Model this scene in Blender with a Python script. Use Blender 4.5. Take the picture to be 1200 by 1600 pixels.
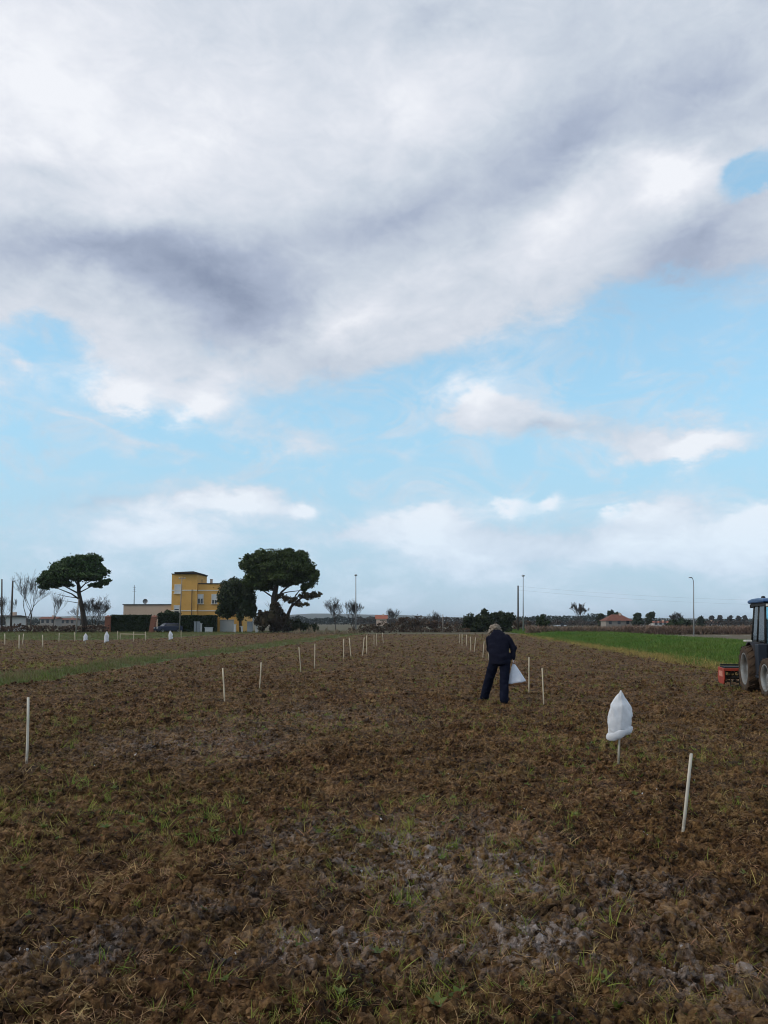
import bpy, bmesh, math, random
import numpy as np
from mathutils import Vector, Matrix

for o in list(bpy.data.objects):
    bpy.data.objects.remove(o, do_unlink=True)
scene = bpy.context.scene
COL = scene.collection
R = math.radians

# ------------------------------------------------------------------ camera
CAM_H, FPX, PX0, PY0, PITCH = 1.55, 1200.0, 600.0, 888.1, R(4.0)
cd = bpy.data.cameras.new('camera')
cam = bpy.data.objects.new('camera', cd)
COL.objects.link(cam)
cam.location = (0, 0, CAM_H)
cam.rotation_euler = (R(90) + PITCH, 0, 0)
cd.sensor_fit = 'VERTICAL'
cd.sensor_height = 36.0
cd.sensor_width = 27.0
cd.lens = 27.0
cd.shift_y = (PY0 - 800.0) / 1600.0
cd.clip_start = 0.1
cd.clip_end = 12000
scene.camera = cam


def ray(px, py):
    """direction of sight through a point of the photograph (measuring aid)"""
    xc, yc = (px - PX0) / FPX, (PY0 - py) / FPX
    return Vector((xc, math.cos(PITCH) - yc * math.sin(PITCH), math.sin(PITCH) + yc * math.cos(PITCH)))


def G(px, py):
    d = ray(px, py)
    t = CAM_H / -d.z
    return d.x * t, d.y * t


def AT(px, py, Y):
    d = ray(px, py)
    t = Y / d.y
    return d.x * t, CAM_H + d.z * t


# ------------------------------------------------------------------ world: broken cloud over a pale blue sky
SUN_EL, SUN_AZ = R(27), R(-102)          # azimuth measured from +Y towards +X
scene.view_settings.view_transform = 'Standard'
scene.view_settings.look = 'None'
scene.view_settings.exposure = 0.0
scene.view_settings.gamma = 1.0
scene.view_settings.use_curve_mapping = False

world = bpy.data.worlds.new('World')
scene.world = world
world.use_nodes = True
nt = world.node_tree
nt.nodes.clear()
SKY_STRENGTH = 0.1


class NB:
    """small helper round a node tree"""
    def __init__(s, nt):
        s.nt = nt

    def n(s, t, **kw):
        nd = s.nt.nodes.new(t)
        for k, v in kw.items():
            setattr(nd, k, v)
        return nd

    def l(s, a, b):
        s.nt.links.new(a, b)

    def put(s, sock, v):
        if hasattr(v, 'is_output') or isinstance(v, bpy.types.NodeSocket):
            s.l(v, sock)
        else:
            sock.default_value = v

    def m(s, op, a, b=None, c=None, clamp=False):
        nd = s.n('ShaderNodeMath', operation=op, use_clamp=clamp)
        s.put(nd.inputs[0], a)
        if b is not None:
            s.put(nd.inputs[1], b)
        if c is not None:
            s.put(nd.inputs[2], c)
        return nd.outputs[0]

    def vm(s, op, a, b=None, scale=None):
        nd = s.n('ShaderNodeVectorMath', operation=op)
        s.put(nd.inputs[0], a)
        if b is not None:
            s.put(nd.inputs[1], b)
        if scale is not None:
            s.put(nd.inputs['Scale'], scale)
        return nd.outputs['Value'] if op in ('LENGTH', 'DISTANCE', 'DOT_PRODUCT') else nd.outputs[0]

    def noise(s, vec, scale, detail=4, rough=0.55, dist=0.0, out='Fac'):
        nd = s.n('ShaderNodeTexNoise')
        if vec is not None:
            s.l(vec, nd.inputs['Vector'])
        nd.inputs['Scale'].default_value = scale
        nd.inputs['Detail'].default_value = detail
        nd.inputs['Roughness'].default_value = rough
        nd.inputs['Distortion'].default_value = dist
        return nd.outputs[out]

    def mapr(s, v, a, b, c=0.0, d=1.0, smooth=False):
        nd = s.n('ShaderNodeMapRange', clamp=True)
        if smooth:
            nd.interpolation_type = 'SMOOTHSTEP'
        s.put(nd.inputs[0], v)
        for i, q in enumerate((a, b, c, d)):
            nd.inputs[i + 1].default_value = q
        return nd.outputs[0]

    def mix(s, f, a, b, mode='MIX'):
        nd = s.n('ShaderNodeMix', data_type='RGBA', blend_type=mode)
        s.put(nd.inputs[0], f)
        for sock, v in ((nd.inputs[6], a), (nd.inputs[7], b)):
            if isinstance(v, tuple):
                v = v if len(v) == 4 else (*v, 1)
            s.put(sock, v)
        return nd.outputs[2]

    def ramp(s, v, stops):
        nd = s.n('ShaderNodeValToRGB')
        e = nd.color_ramp.elements
        while len(e) < len(stops):
            e.new(0.5)
        for q, (p, c) in zip(e, stops):
            q.position = p
            q.color = (*c, 1)
        s.l(v, nd.inputs[0])
        return nd.outputs[0]


def azel(px, py):
    d = ray(px, py).normalized()
    return math.atan2(d.x, d.y), math.asin(d.z)


w = NB(nt)
sky = w.n('ShaderNodeTexSky', sky_type='NISHITA', sun_disc=False)
sky.sun_elevation = SUN_EL
sky.sun_rotation = SUN_AZ
sky.air_density = 1.0
sky.dust_density = 0.6
sky.ozone_density = 1.3
tc = w.n('ShaderNodeTexCoord')
D = tc.outputs['Generated']
sx = w.n('ShaderNodeSeparateXYZ')
w.l(D, sx.inputs[0])
az = w.m('ARCTAN2', sx.outputs[0], sx.outputs[1])
el = w.m('ARCSINE', sx.outputs[2])
cb = w.n('ShaderNodeCombineXYZ')
w.l(az, cb.inputs[0])
w.l(el, cb.inputs[1])
P = cb.outputs[0]
# wind-blown, diagonally stretched noise space
mp = w.n('ShaderNodeMapping')
w.l(D, mp.inputs[0])
mp.inputs['Rotation'].default_value = (0, R(24), 0)
mp.inputs['Scale'].default_value = (1.0, 1.0, 1.75)
S = mp.outputs[0]
w1 = w.vm('SCALE', w.vm('SUBTRACT', w.noise(S, 3.2, 3, 0.5, out='Color'), (0.5, 0.5, 0.5)), scale=0.11)
w2 = w.vm('SCALE', w.vm('SUBTRACT', w.noise(S, 11, 6, 0.62, out='Color'), (0.5, 0.5, 0.5)), scale=0.07)
PW = w.vm('ADD', w.vm('ADD', P, w1), w2)
PF = w.vm('ADD', P, w2)
fb = w.noise(S, 5.5, 9, 0.58)
fb2 = w.noise(w.vm('ADD', S, (3.1, 1.7, 0.4)), 2.4, 4, 0.5)
fine = w.noise(S, 17, 8, 0.66, 0.4)
wisp = w.noise(w.vm('ADD', S, (7.7, 2.1, 5.5)), 9, 9, 0.68, 1.2)


def blob(px, py, rx, ry, rot=0, vec=None):
    a, e = azel(px, py)
    k = 1.3 * math.cos(a) ** 1.5 * math.cos(e) ** 1.2 / FPX
    nd = w.n('ShaderNodeMapping', vector_type='TEXTURE')
    w.l(PW if vec is None else vec, nd.inputs[0])
    nd.inputs['Location'].default_value = (a, e, 0)
    nd.inputs['Rotation'].default_value = (0, 0, R(rot))
    nd.inputs['Scale'].default_value = (rx * k, ry * k, 1)
    g = w.n('ShaderNodeTexGradient', gradient_type='QUADRATIC_SPHERE')
    w.l(nd.outputs[0], g.inputs[0])
    return g.outputs['Fac']


def total(items, start=0.0):
    acc = start
    for it in items:
        acc = w.m('MULTIPLY_ADD', blob(*it[1:5], it[5] if len(it) > 5 else 0, it[6] if len(it) > 6 else None), it[0], acc)
    return acc


# the high sheet of cloud: above a slanting lower edge
a0, e0 = azel(0, 600)
a1, e1 = azel(1200, 470)
slope = (e1 - e0) / (a1 - a0)
sp = w.n('ShaderNodeSeparateXYZ')
w.l(PW, sp.inputs[0])
edge = w.m('SUBTRACT', sp.outputs[1], w.m('MULTIPLY_ADD', w.m('MAXIMUM', w.m('MINIMUM', sp.outputs[0], 0.6), -0.6), slope, e0 - a0 * slope))
sheet = w.mapr(edge, -0.035, 0.10, 0.0, 1.35)
dens = total([
    (-2.0, 1240, 245, 200, 95, 20), (-0.8, 1165, 275, 100, 70, 25), (0.8, 1215, 335, 110, 50, 10), (-0.9, 45, 545, 150, 85, 0), (-1.5, 1010, 500, 200, 90, 18),
    (0.9, 330, 628, 120, 70, -20), (0.7, 210, 612, 90, 40), (0.75, 560, 540, 260, 80, 18),
    (1.05, 738, 648, 120, 75), (0.75, 860, 690, 260, 62, -6), (0.65, 1080, 702, 170, 50, 0), (0.35, 700, 665, 130, 40),
    (0.45, 110, 670, 300, 30, -14), (0.35, 330, 715, 320, 32, -12), (0.35, 30, 740, 200, 30, -5),
    (0.55, 170, 800, 280, 50, 0), (0.80, 400, 796, 150, 52), (0.62, 640, 835, 360, 75), (0.80, 830, 818, 280, 62), (0.80, 1060, 832, 330, 66),
    (0.75, 1250, 830, 300, 90), (0.55, 250, 850, 420, 80), (0.55, 800, 895, 800, 100), (0.35, 100, 920, 500, 80),
    (0.62, 380, 786, 58, 26, 0, PF), (0.62, 480, 798, 44, 20, 0, PF), (0.62, 300, 790, 40, 18, 0, PF), (0.62, 690, 803, 66, 32, 0, PF), (0.62, 795, 790, 52, 20, 0, PF), (0.62, 858, 797, 36, 18, 0, PF), (0.62, 945, 800, 34, 16, 0, PF), (0.62, 1010, 812, 90, 26, 0, PF), (0.62, 1190, 805, 60, 40, 0, PF), (0.62, 560, 835, 80, 26, 0, PF), (0.62, 230, 832, 110, 26, 0, PF), (0.62, 760, 855, 120, 20, 0, PF),
    (0.62, 480, 670, 240, 60, -10), (0.5, 620, 730, 320, 42, -12), (0.5, 140, 650, 330, 30, -16), (0.35, 250, 760, 400, 40, -3), (0.6, 40, 560, 70, 30), (0.5, 1040, 590, 200, 50, 20), (0.5, 1110, 770, 130, 40), (0.7, 1120, 690, 220, 45, -3), (0.45, 960, 665, 260, 40, -4),
], sheet)
# outside the measured part the same broken cover goes on
aa = w.m('ABSOLUTE', az)
beyond = w.mapr(aa, 0.50, 0.85, 0, 1, True)
dens = w.m('ADD', dens, w.m('MULTIPLY', beyond, w.mapr(fb2, 0.35, 0.62, -0.2, 0.75)))
dens = w.m('ADD', dens, w.m('MULTIPLY', w.m('SUBTRACT', fb, 0.5), 1.5))
dens = w.m('ADD', dens, w.m('MULTIPLY', w.m('SUBTRACT', fine, 0.5), 0.75))
alpha = w.mapr(dens, 0.14, 0.86, 0, 1, True)
# thin high veils in the clear part
alpha = w.m('MAXIMUM', alpha, w.m('MULTIPLY', w.mapr(wisp, 0.42, 0.68, 0, 1, True), w.mapr(el, 0.03, 0.45, 0.68, 0.40)))
alpha = w.m('MULTIPLY', alpha, w.mapr(w.m('ADD', el, w.m('MULTIPLY', beyond, 1)), 0.0, 0.36, 0.80, 0.985))

# brightness of the cloud itself: thin lit edges, thick grey bases
light = total([
    (0.34, 60, 150, 460, 360, 0, PF), (0.20, 330, 230, 440, 160, 25, PF), (0.24, 660, 170, 340, 160, 20, PF),
    (0.55, 1045, 280, 150, 62, -8), (0.26, 880, 370, 190, 75, 30), (0.36, 540, 508, 260, 52, 24), (0.18, 690, 450, 180, 55, 28),
    (0.42, 325, 635, 105, 55, 15), (0.34, 220, 612, 65, 35), (0.30, 140, 585, 120, 50), (0.42, 735, 622, 110, 52), (0.42, 1090, 690, 120, 26, 0, PF), (0.3, 1065, 712, 70, 26, 0, PF),
    (0.50, 385, 788, 85, 42, 0, PF), (0.30, 480, 798, 60, 30, 0, PF), (0.44, 795, 790, 80, 30, 0, PF), (0.44, 858, 797, 60, 28, 0, PF), (0.36, 945, 800, 60, 26, 0, PF), (0.32, 680, 805, 80, 40, 0, PF),
    (0.26, 230, 830, 240, 60), (0.26, 640, 840, 260, 60), (0.26, 1000, 835, 300, 60), (0.22, 740, 858, 120, 20), (0.3, 1190, 810, 120, 70),
    (0.20, 380, 786, 58, 26, 0, PF), (0.20, 480, 798, 44, 20, 0, PF), (0.20, 300, 790, 40, 18, 0, PF), (0.20, 945, 800, 34, 16, 0, PF), (0.20, 1010, 812, 90, 26, 0, PF), (0.20, 1190, 805, 60, 40, 0, PF),
    (-0.50, 110, 420, 480, 76, 3), (-0.52, 350, 490, 320, 115, -22), (-0.16, 250, 450, 600, 130, -6), (-0.30, 700, 25, 200, 90, 0), (-0.50, 1100, 372, 230, 80, 25),
    (-0.38, 1090, 160, 340, 140, 20), (-0.34, 880, 235, 290, 90, 25), (-0.30, 620, 335, 430, 90, 18), (-0.38, 1100, 450, 260, 75, 10),
    (-0.22, 640, 470, 160, 60, 20), (-0.28, 40, 300, 160, 60, 10), (-0.2, 130, 790, 180, 26), (-0.22, 850, 690, 200, 24),
    (-0.20, 770, 858, 140, 26, 0), (0.16, 600, 905, 1600, 90),
], 0.69)
light = w.m('ADD', light, w.m('MULTIPLY', w.m('SUBTRACT', fb2, 0.5), 0.30))
light = w.m('ADD', light, w.m('MULTIPLY', w.m('SUBTRACT', fb, 0.5), 0.40))
light = w.m('ADD', light, w.m('MULTIPLY', w.m('SUBTRACT', fine, 0.5), 0.42))
cloud = w.ramp(light, [(0.0, (0.26, 0.31, 0.43)), (0.35, (0.41, 0.47, 0.60)), (0.62, (0.60, 0.66, 0.75)), (0.85, (0.78, 0.81, 0.88)), (1.0, (0.90, 0.92, 0.97))])
# clear air: the sky texture, a little paler towards the horizon with thin veil
clear = w.mix(1.0, sky.outputs[0], (2.0, 2.35, 2.3), 'MULTIPLY')
veil = w.mapr(el, 0.0, 0.46, 0.97, 0.50, True)
clear = w.mix(veil, clear, w.mix(w.mapr(el, 0.02, 0.25, 0, 1), (4.7, 6.3, 7.7), (3.9, 6.8, 8.7)))
cloud = w.mix(w.mapr(el, 0.02, 0.22, 0.85, 0.0, True), cloud, w.mix(1.0, cloud, (0.84, 0.98, 1.08), 'MULTIPLY'))
cl10 = w.mix(1.0, cloud, (1 / SKY_STRENGTH,) * 3, 'MULTIPLY')
final = w.mix(alpha, clear, cl10)
bg = w.n('ShaderNodeBackground')
w.l(final, bg.inputs[0])
bg.inputs[1].default_value = SKY_STRENGTH
out = w.n('ShaderNodeOutputWorld')
w.l(bg.outputs[0], out.inputs[0])
world.cycles.sampling_method = 'MANUAL'
world.cycles.sample_map_resolution = 512

# ------------------------------------------------------------------ sun, veiled by cloud
sd = bpy.data.lights.new('sun', 'SUN')
sd.energy = 1.5
sd.angle = R(10)
sd.color = (1.0, 0.91, 0.78)
sun = bpy.data.objects.new('sun', sd)
COL.objects.link(sun)
sdir = Vector((math.sin(SUN_AZ) * math.cos(SUN_EL), math.cos(SUN_AZ) * math.cos(SUN_EL), math.sin(SUN_EL)))
sun.rotation_euler = sdir.to_track_quat('Z', 'Y').to_euler()
sun.location = (0, 0, 60)

scene.cycles.max_bounces = 4
scene.cycles.diffuse_bounces = 2
scene.cycles.glossy_bounces = 2
scene.cycles.transmission_bounces = 4
scene.cycles.transparent_max_bounces = 6
scene.cycles.caustics_reflective = False
scene.cycles.caustics_refractive = False
scene.cycles.use_denoising = True
scene.cycles.filter_width = 1.05

# ------------------------------------------------------------------ helpers
rng = np.random.default_rng(7)
random.seed(11)


def tag(o, label=None, cat=None, group=None, kind=None):
    for k, v in (('label', label), ('category', cat), ('group', group), ('kind', kind)):
        if v:
            o[k] = v
    return o


def empty(name, loc=(0, 0, 0), rz=0.0, parent=None):
    o = bpy.data.objects.new(name, None)
    COL.objects.link(o)
    o.empty_display_size = 0.2
    o.location = loc
    o.rotation_euler = (0, 0, rz)
    if parent:
        o.parent = parent
    return o


def link(name, me, mat=None, parent=None, loc=None, rz=None):
    o = bpy.data.objects.new(name, me)
    COL.objects.link(o)
    if mat is not None and not me.materials:
        me.materials.append(mat)
    if parent is not None:
        o.parent = parent
    if loc is not None:
        o.location = loc
    if rz is not None:
        o.rotation_euler = (0, 0, rz)
    return o


def mesh_np(name, V, F, smooth=False):
    """V (n,3), F (m,k) arrays -> mesh"""
    V = np.asarray(V, dtype=np.float32)
    F = np.asarray(F, dtype=np.int32)
    me = bpy.data.meshes.new(name)
    me.vertices.add(len(V))
    me.vertices.foreach_set('co', V.ravel())
    k = F.shape[1]
    me.loops.add(F.size)
    me.loops.foreach_set('vertex_index', F.ravel())
    me.polygons.add(len(F))
    me.polygons.foreach_set('loop_start', np.arange(0, F.size, k, dtype=np.int32))
    me.polygons.foreach_set('use_smooth', np.full(len(F), smooth, dtype=bool))
    me.update(calc_edges=True)
    me.validate()
    return me


class MB:
    """collects boxes, tubes, lathes; build() links them as one mesh object"""
    def __init__(s):
        s.v, s.f, s.sm = [], [], []

    def add(s, V, F, smooth=False):
        b = len(s.v)
        s.v += [tuple(q) for q in V]
        s.f += [tuple(b + i for i in q) for q in F]
        s.sm += [smooth] * len(F)
        return s

    def box(s, a, b, taper=None, rot=None, at=(0, 0, 0)):
        (x0, y0, z0), (x1, y1, z1) = a, b
        V = [Vector(q) for q in ((x0, y0, z0), (x1, y0, z0), (x1, y1, z0), (x0, y1, z0), (x0, y0, z1), (x1, y0, z1), (x1, y1, z1), (x0, y1, z1))]
        if rot is not None:
            V = [rot @ q + Vector(at) for q in V]
        return s.add(V, [(0, 3, 2, 1), (4, 5, 6, 7), (0, 1, 5, 4), (1, 2, 6, 5), (2, 3, 7, 6), (3, 0, 4, 7)])

    def prism(s, poly, axis, a, b):
        """poly: list of 2-D points in the plane across axis (0,1,2)"""
        n = len(poly)
        V = []
        for c in (a, b):
            for p in poly:
                q = [p[0], p[1]]
                q.insert(axis, c)
                V.append(q)
        F = [tuple(range(n)), tuple(range(2 * n - 1, n - 1, -1))]
        F += [(i, n + i, n + (i + 1) % n, (i + 1) % n) for i in range(n)]
        return s.add(V, F)

    def tube(s, pts, rad, n=6, cap=True, smooth=True):
        pts = [Vector(p) for p in pts]
        if not hasattr(rad, '__len__'):
            rad = [rad] * len(pts)
        V, F = [], []
        up = None
        for i, p in enumerate(pts):
            t = (pts[min(i + 1, len(pts) - 1)] - pts[max(i - 1, 0)])
            t = t.normalized() if t.length > 1e-9 else Vector((0, 0, 1))
            if up is None:
                up = Vector((1, 0, 0)) if abs(t.x) < 0.8 else Vector((0, 1, 0))
            a = (up - t * up.dot(t)).normalized()
            b = t.cross(a)
            up = a
            for k in range(n):
                q = 2 * math.pi * k / n
                V.append(p + (a * math.cos(q) + b * math.sin(q)) * rad[i])
        for i in range(len(pts) - 1):
            for k in range(n):
                F.append((i * n + k, i * n + (k + 1) % n, (i + 1) * n + (k + 1) % n, (i + 1) * n + k))
        if cap:
            F.append(tuple(range(n - 1, -1, -1)))
            F.append(tuple((len(pts) - 1) * n + k for k in range(n)))
        return s.add(V, F, smooth)

    def lathe(s, prof, n=24, axis='z', at=(0, 0, 0), smooth=True):
        """prof: (r, h) pairs revolved round the axis"""
        V, F = [], []
        for r, h in prof:
            for k in range(n):
                q = 2 * math.pi * k / n
                c, d = r * math.cos(q), r * math.sin(q)
                v = {'z': (c, d, h), 'x': (h, c, d), 'y': (c, h, d)}[axis]
                V.append(tuple(v[i] + at[i] for i in range(3)))
        for i in range(len(prof) - 1):
            for k in range(n):
                F.append((i * n + k, i * n + (k + 1) % n, (i + 1) * n + (k + 1) % n, (i + 1) * n + k))
        return s.add(V, F, smooth)

    def mesh(s, name):
        me = bpy.data.meshes.new(name)
        me.from_pydata([tuple(q) for q in s.v], [], s.f)
        me.polygons.foreach_set('use_smooth', s.sm)
        me.update()
        bm = bmesh.new()
        bm.from_mesh(me)
        bmesh.ops.recalc_face_normals(bm, faces=bm.faces)
        bm.to_mesh(me)
        bm.free()
        return me

    def build(s, name, mat, parent=None, bevel=0, **kw):
        o = link(name, s.mesh(name), mat, parent, **kw)
        if bevel:
            md = o.modifiers.new('bevel', 'BEVEL')
            md.width = bevel
            md.segments = 2
            md.limit_method = 'ANGLE'
        return o


def copy_tree(o, parent=None):
    c = o.copy()
    COL.objects.link(c)
    c.parent = parent
    for ch in o.children:
        copy_tree(ch, c)
    return c


# ------------------------------------------------------------------ materials
MATS = {}


def material(name):
    m = bpy.data.materials.new(name)
    m.use_nodes = True
    m.node_tree.nodes.clear()
    b = NB(m.node_tree)
    o = b.n('ShaderNodeOutputMaterial')
    p = b.n('ShaderNodeBsdfPrincipled')
    b.l(p.outputs[0], o.inputs[0])
    return m, b, p, o


def mat(name, col, rough=0.7, var=0.25, scale=8.0, col2=None, metal=0.0, bump=0.0, bscale=40.0, spec=0.3, alpha=None, rand=0.0, space='Object'):
    """colour broken up by noise, optional second colour, optional per-object shift"""
    if name in MATS:
        return MATS[name]
    m, b, p, o = material(name)
    t = b.n('ShaderNodeTexCoord').outputs[space]
    f = b.noise(t, scale, 6, 0.6)
    f = b.mapr(f, 0.3, 0.7)
    c2 = col2 or tuple(max(0, c * (1 - var)) for c in col)
    c = b.mix(f, col, c2)
    g = b.noise(t, scale * 7, 4, 0.6)
    c = b.mix(b.mapr(g, 0.3, 0.75, 0, var), c, tuple(q * 0.45 for q in col))
    if rand:
        oi = b.n('ShaderNodeObjectInfo').outputs['Random']
        hs = b.n('ShaderNodeHueSaturation')
        b.l(c, hs.inputs['Color'])
        b.l(b.mapr(oi, 0, 1, 1 - rand, 1 + rand), hs.inputs['Value'])
        b.l(b.mapr(b.m('FRACT', b.m('MULTIPLY', oi, 7.31)), 0, 1, 0.5 - rand * 0.08, 0.5 + rand * 0.06), hs.inputs['Hue'])
        c = hs.outputs[0]
    b.l(c, p.inputs['Base Color'])
    p.inputs['Roughness'].default_value = rough
    p.inputs['Metallic'].default_value = metal
    p.inputs['Specular IOR Level'].default_value = spec
    if bump:
        bp = b.n('ShaderNodeBump')
        bp.inputs['Strength'].default_value = bump
        bp.inputs['Distance'].default_value = 0.02
        b.l(b.noise(t, bscale, 5, 0.65), bp.inputs['Height'])
        b.l(bp.outputs[0], p.inputs['Normal'])
    MATS[name] = m
    return m


def leaf_mat(name, col, col2, rough=0.6, trans=0.25, rand=0.25, scale=0.7, spec=0.25):
    """leaf colour varied in clumps, with light passing through"""
    if name in MATS:
        return MATS[name]
    m, b, p, o = material(name)
    pos = b.n('ShaderNodeNewGeometry').outputs['Position']
    f = b.mapr(b.noise(pos, scale, 5, 0.65), 0.32, 0.68)
    c = b.mix(f, col, col2)
    oi = b.n('ShaderNodeObjectInfo').outputs['Random']
    isl = b.n('ShaderNodeNewGeometry').outputs['Random Per Island']
    hs = b.n('ShaderNodeHueSaturation')
    b.l(c, hs.inputs['Color'])
    b.l(b.mapr(isl, 0, 1, 1 - rand * 1.4, 1 + rand * 1.4), hs.inputs['Value'])
    b.l(b.mapr(oi, 0, 1, 0.5 - rand * 0.10, 0.5 + rand * 0.05), hs.inputs['Hue'])
    b.l(hs.outputs[0], p.inputs['Base Color'])
    p.inputs['Roughness'].default_value = rough
    p.inputs['Specular IOR Level'].default_value = spec
    tr = b.n('ShaderNodeBsdfTranslucent')
    b.l(hs.outputs[0], tr.inputs[0])
    mx = b.n('ShaderNodeMixShader')
    mx.inputs[0].default_value = trans
    b.l(p.outputs[0], mx.inputs[1])
    b.l(tr.outputs[0], mx.inputs[2])
    b.l(mx.outputs[0], o.inputs[0])
    MATS[name] = m
    return m


def soil_mat():
    m, b, p, o = material('tilled_soil')
    pos = b.n('ShaderNodeNewGeometry').outputs['Position']
    big = b.noise(pos, 0.35, 4, 0.6)
    mid = b.noise(pos, 2.6, 5, 0.62)
    small = b.noise(pos, 22, 6, 0.68)
    grain = b.noise(pos, 110, 3, 0.6)
    c = b.ramp(b.m('ADD', b.m('MULTIPLY', small, 0.6), b.m('MULTIPLY', mid, 0.4)),
               [(0.37, (0.007, 0.003, 0.001)), (0.44, (0.036, 0.0155, 0.005)), (0.52, (0.101, 0.051, 0.0185)), (0.59, (0.200, 0.112, 0.047)), (0.68, (0.38, 0.235, 0.115))])  # wide ramp: shade of the gaps between crumbs put into the soil colour
    # greenish film of seedlings and rotting stubble in broad drifts
    c = b.mix(b.m('MULTIPLY', b.mapr(big, 0.42, 0.62), b.mapr(small, 0.40, 0.62, 0.0, 0.35)), c, (0.105, 0.082, 0.024))
    # pale dry crust where the soil was limed or dried out
    acc = 0.0
    for (px, py, rx, ry, s) in ((630, 1330, 1.35, 1.4, 1.05), (780, 1375, 0.9, 0.8, 0.6), (350, 1425, 0.30, 0.34, 1.0), (720, 1480, 0.8, 0.45, 1.0), (480, 1490, 0.7, 0.4, 0.9), (1000, 1410, 0.75, 0.7, 0.6),
                                (860, 1495, 0.5, 0.4, 0.8), (1080, 1500, 0.55, 0.3, 0.9), (70, 1530, 0.5, 0.35, 0.7), (160, 1480, 0.45, 0.4, 0.6), (290, 1165, 2.0, 1.8, 0.8), (500, 1120, 2.6, 2.6, 0.5), (1140, 1560, 0.6, 0.4, 0.8)):
        x, y = G(px, py)
        nd = b.n('ShaderNodeMapping', vector_type='TEXTURE')
        b.l(pos, nd.inputs[0])
        nd.inputs['Location'].default_value = (x, y, 0)
        nd.inputs['Scale'].default_value = (rx, ry, 1.0)
        g = b.n('ShaderNodeTexGradient', gradient_type='SPHERICAL')
        b.l(nd.outputs[0], g.inputs[0])
        acc = b.m('MULTIPLY_ADD', g.outputs['Fac'], s, acc)
    crust = b.m('ADD', acc, b.mapr(b.noise(pos, 0.9, 4, 0.6), 0.60, 0.78, 0.0, 0.5))
    crust = b.m('MULTIPLY', crust, b.mapr(b.noise(pos, 3.2, 5, 0.65), 0.40, 0.58, 0.12, 1.0))
    crust = b.m('MULTIPLY', crust, b.mapr(b.noise(pos, 17, 6, 0.7), 0.44, 0.62))
    c = b.mix(b.m('MULTIPLY', crust, 1.1, clamp=True), c, (0.30, 0.25, 0.225))
    speck = b.m('MULTIPLY', b.mapr(b.noise(pos, 38, 4, 0.7), 0.60, 0.68), b.mapr(crust, 0.10, 0.5))
    c = b.mix(b.m('MULTIPLY', speck, 0.75, clamp=True), c, (0.55, 0.55, 0.58))
    b.l(c, p.inputs['Base Color'])
    p.inputs['Roughness'].default_value = 0.88
    p.inputs['Specular IOR Level'].default_value = 0.22
    bp = b.n('ShaderNodeBump')
    bp.inputs['Strength'].default_value = 1.0
    bp.inputs['Distance'].default_value = 0.028
    b.l(b.m('ADD', small, b.m('MULTIPLY', grain, 0.35)), bp.inputs['Height'])
    b.l(bp.outputs[0], p.inputs['Normal'])
    return m


SOIL = soil_mat()
TURF = mat('turf', (0.052, 0.130, 0.016), 0.85, 0.3, 0.18, (0.095, 0.125, 0.030), bump=0.6, bscale=25)
VERGE = mat('verge_turf', (0.070, 0.100, 0.024), 0.9, 0.3, 0.6, (0.105, 0.105, 0.040), bump=0.6, bscale=20)
FARGROUND = mat('far_ground', (0.085, 0.080, 0.035), 0.9, 0.3, 0.05, (0.10, 0.075, 0.045), bump=0.4, bscale=6)
BROWNFIELD = mat('dry_field', (0.115, 0.082, 0.052), 0.9, 0.3, 0.15, (0.090, 0.080, 0.040), bump=0.5, bscale=9)

# ------------------------------------------------------------------ ground relief
ROW = 0.083        # the rows of stakes run a little to the right of straight ahead


def hsh(ix, iy, s):
    n = (ix * 374761393 + iy * 668265263 + s * 1274126177) & 0xffffffff
    n = ((n ^ (n >> 13)) * 1274126177) & 0xffffffff
    n = ((n ^ (n >> 15)) * 2246822519) & 0xffffffff
    return ((n ^ (n >> 16)) & 0xffff) / 65535.0


def vnoise(x, y, s):
    ix, iy = np.floor(x).astype(np.int64), np.floor(y).astype(np.int64)
    fx, fy = x - ix, y - iy
    fx = fx * fx * (3 - 2 * fx)
    fy = fy * fy * (3 - 2 * fy)
    a, b_ = hsh(ix, iy, s), hsh(ix + 1, iy, s)
    c, d = hsh(ix, iy + 1, s), hsh(ix + 1, iy + 1, s)
    return (a * (1 - fx) + b_ * fx) * (1 - fy) + (c * (1 - fx) + d * fx) * fy - 0.5


def worley(x, y, s):
    """rounded lumps: height 0..1 with a random size per cell"""
    ix, iy = np.floor(x).astype(np.int64), np.floor(y).astype(np.int64)
    best = np.zeros_like(x)
    for dx in (-1, 0, 1):
        for dy in (-1, 0, 1):
            cx, cy = ix + dx, iy + dy
            r = hsh(cx, cy, s + 2)
            px, py = cx + hsh(cx, cy, s), cy + hsh(cx, cy, s + 1)
            rad = 0.35 + 0.55 * r
            d2 = ((x - px) ** 2 + (y - py) ** 2) / (rad * rad)
            best = np.maximum(best, np.sqrt(np.clip(1 - d2, 0, 1)) * rad)
    return best


def sstep(x, a, b_):
    t = np.clip((x - a) / (b_ - a), 0, 1)
    return t * t * (3 - 2 * t)


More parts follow.
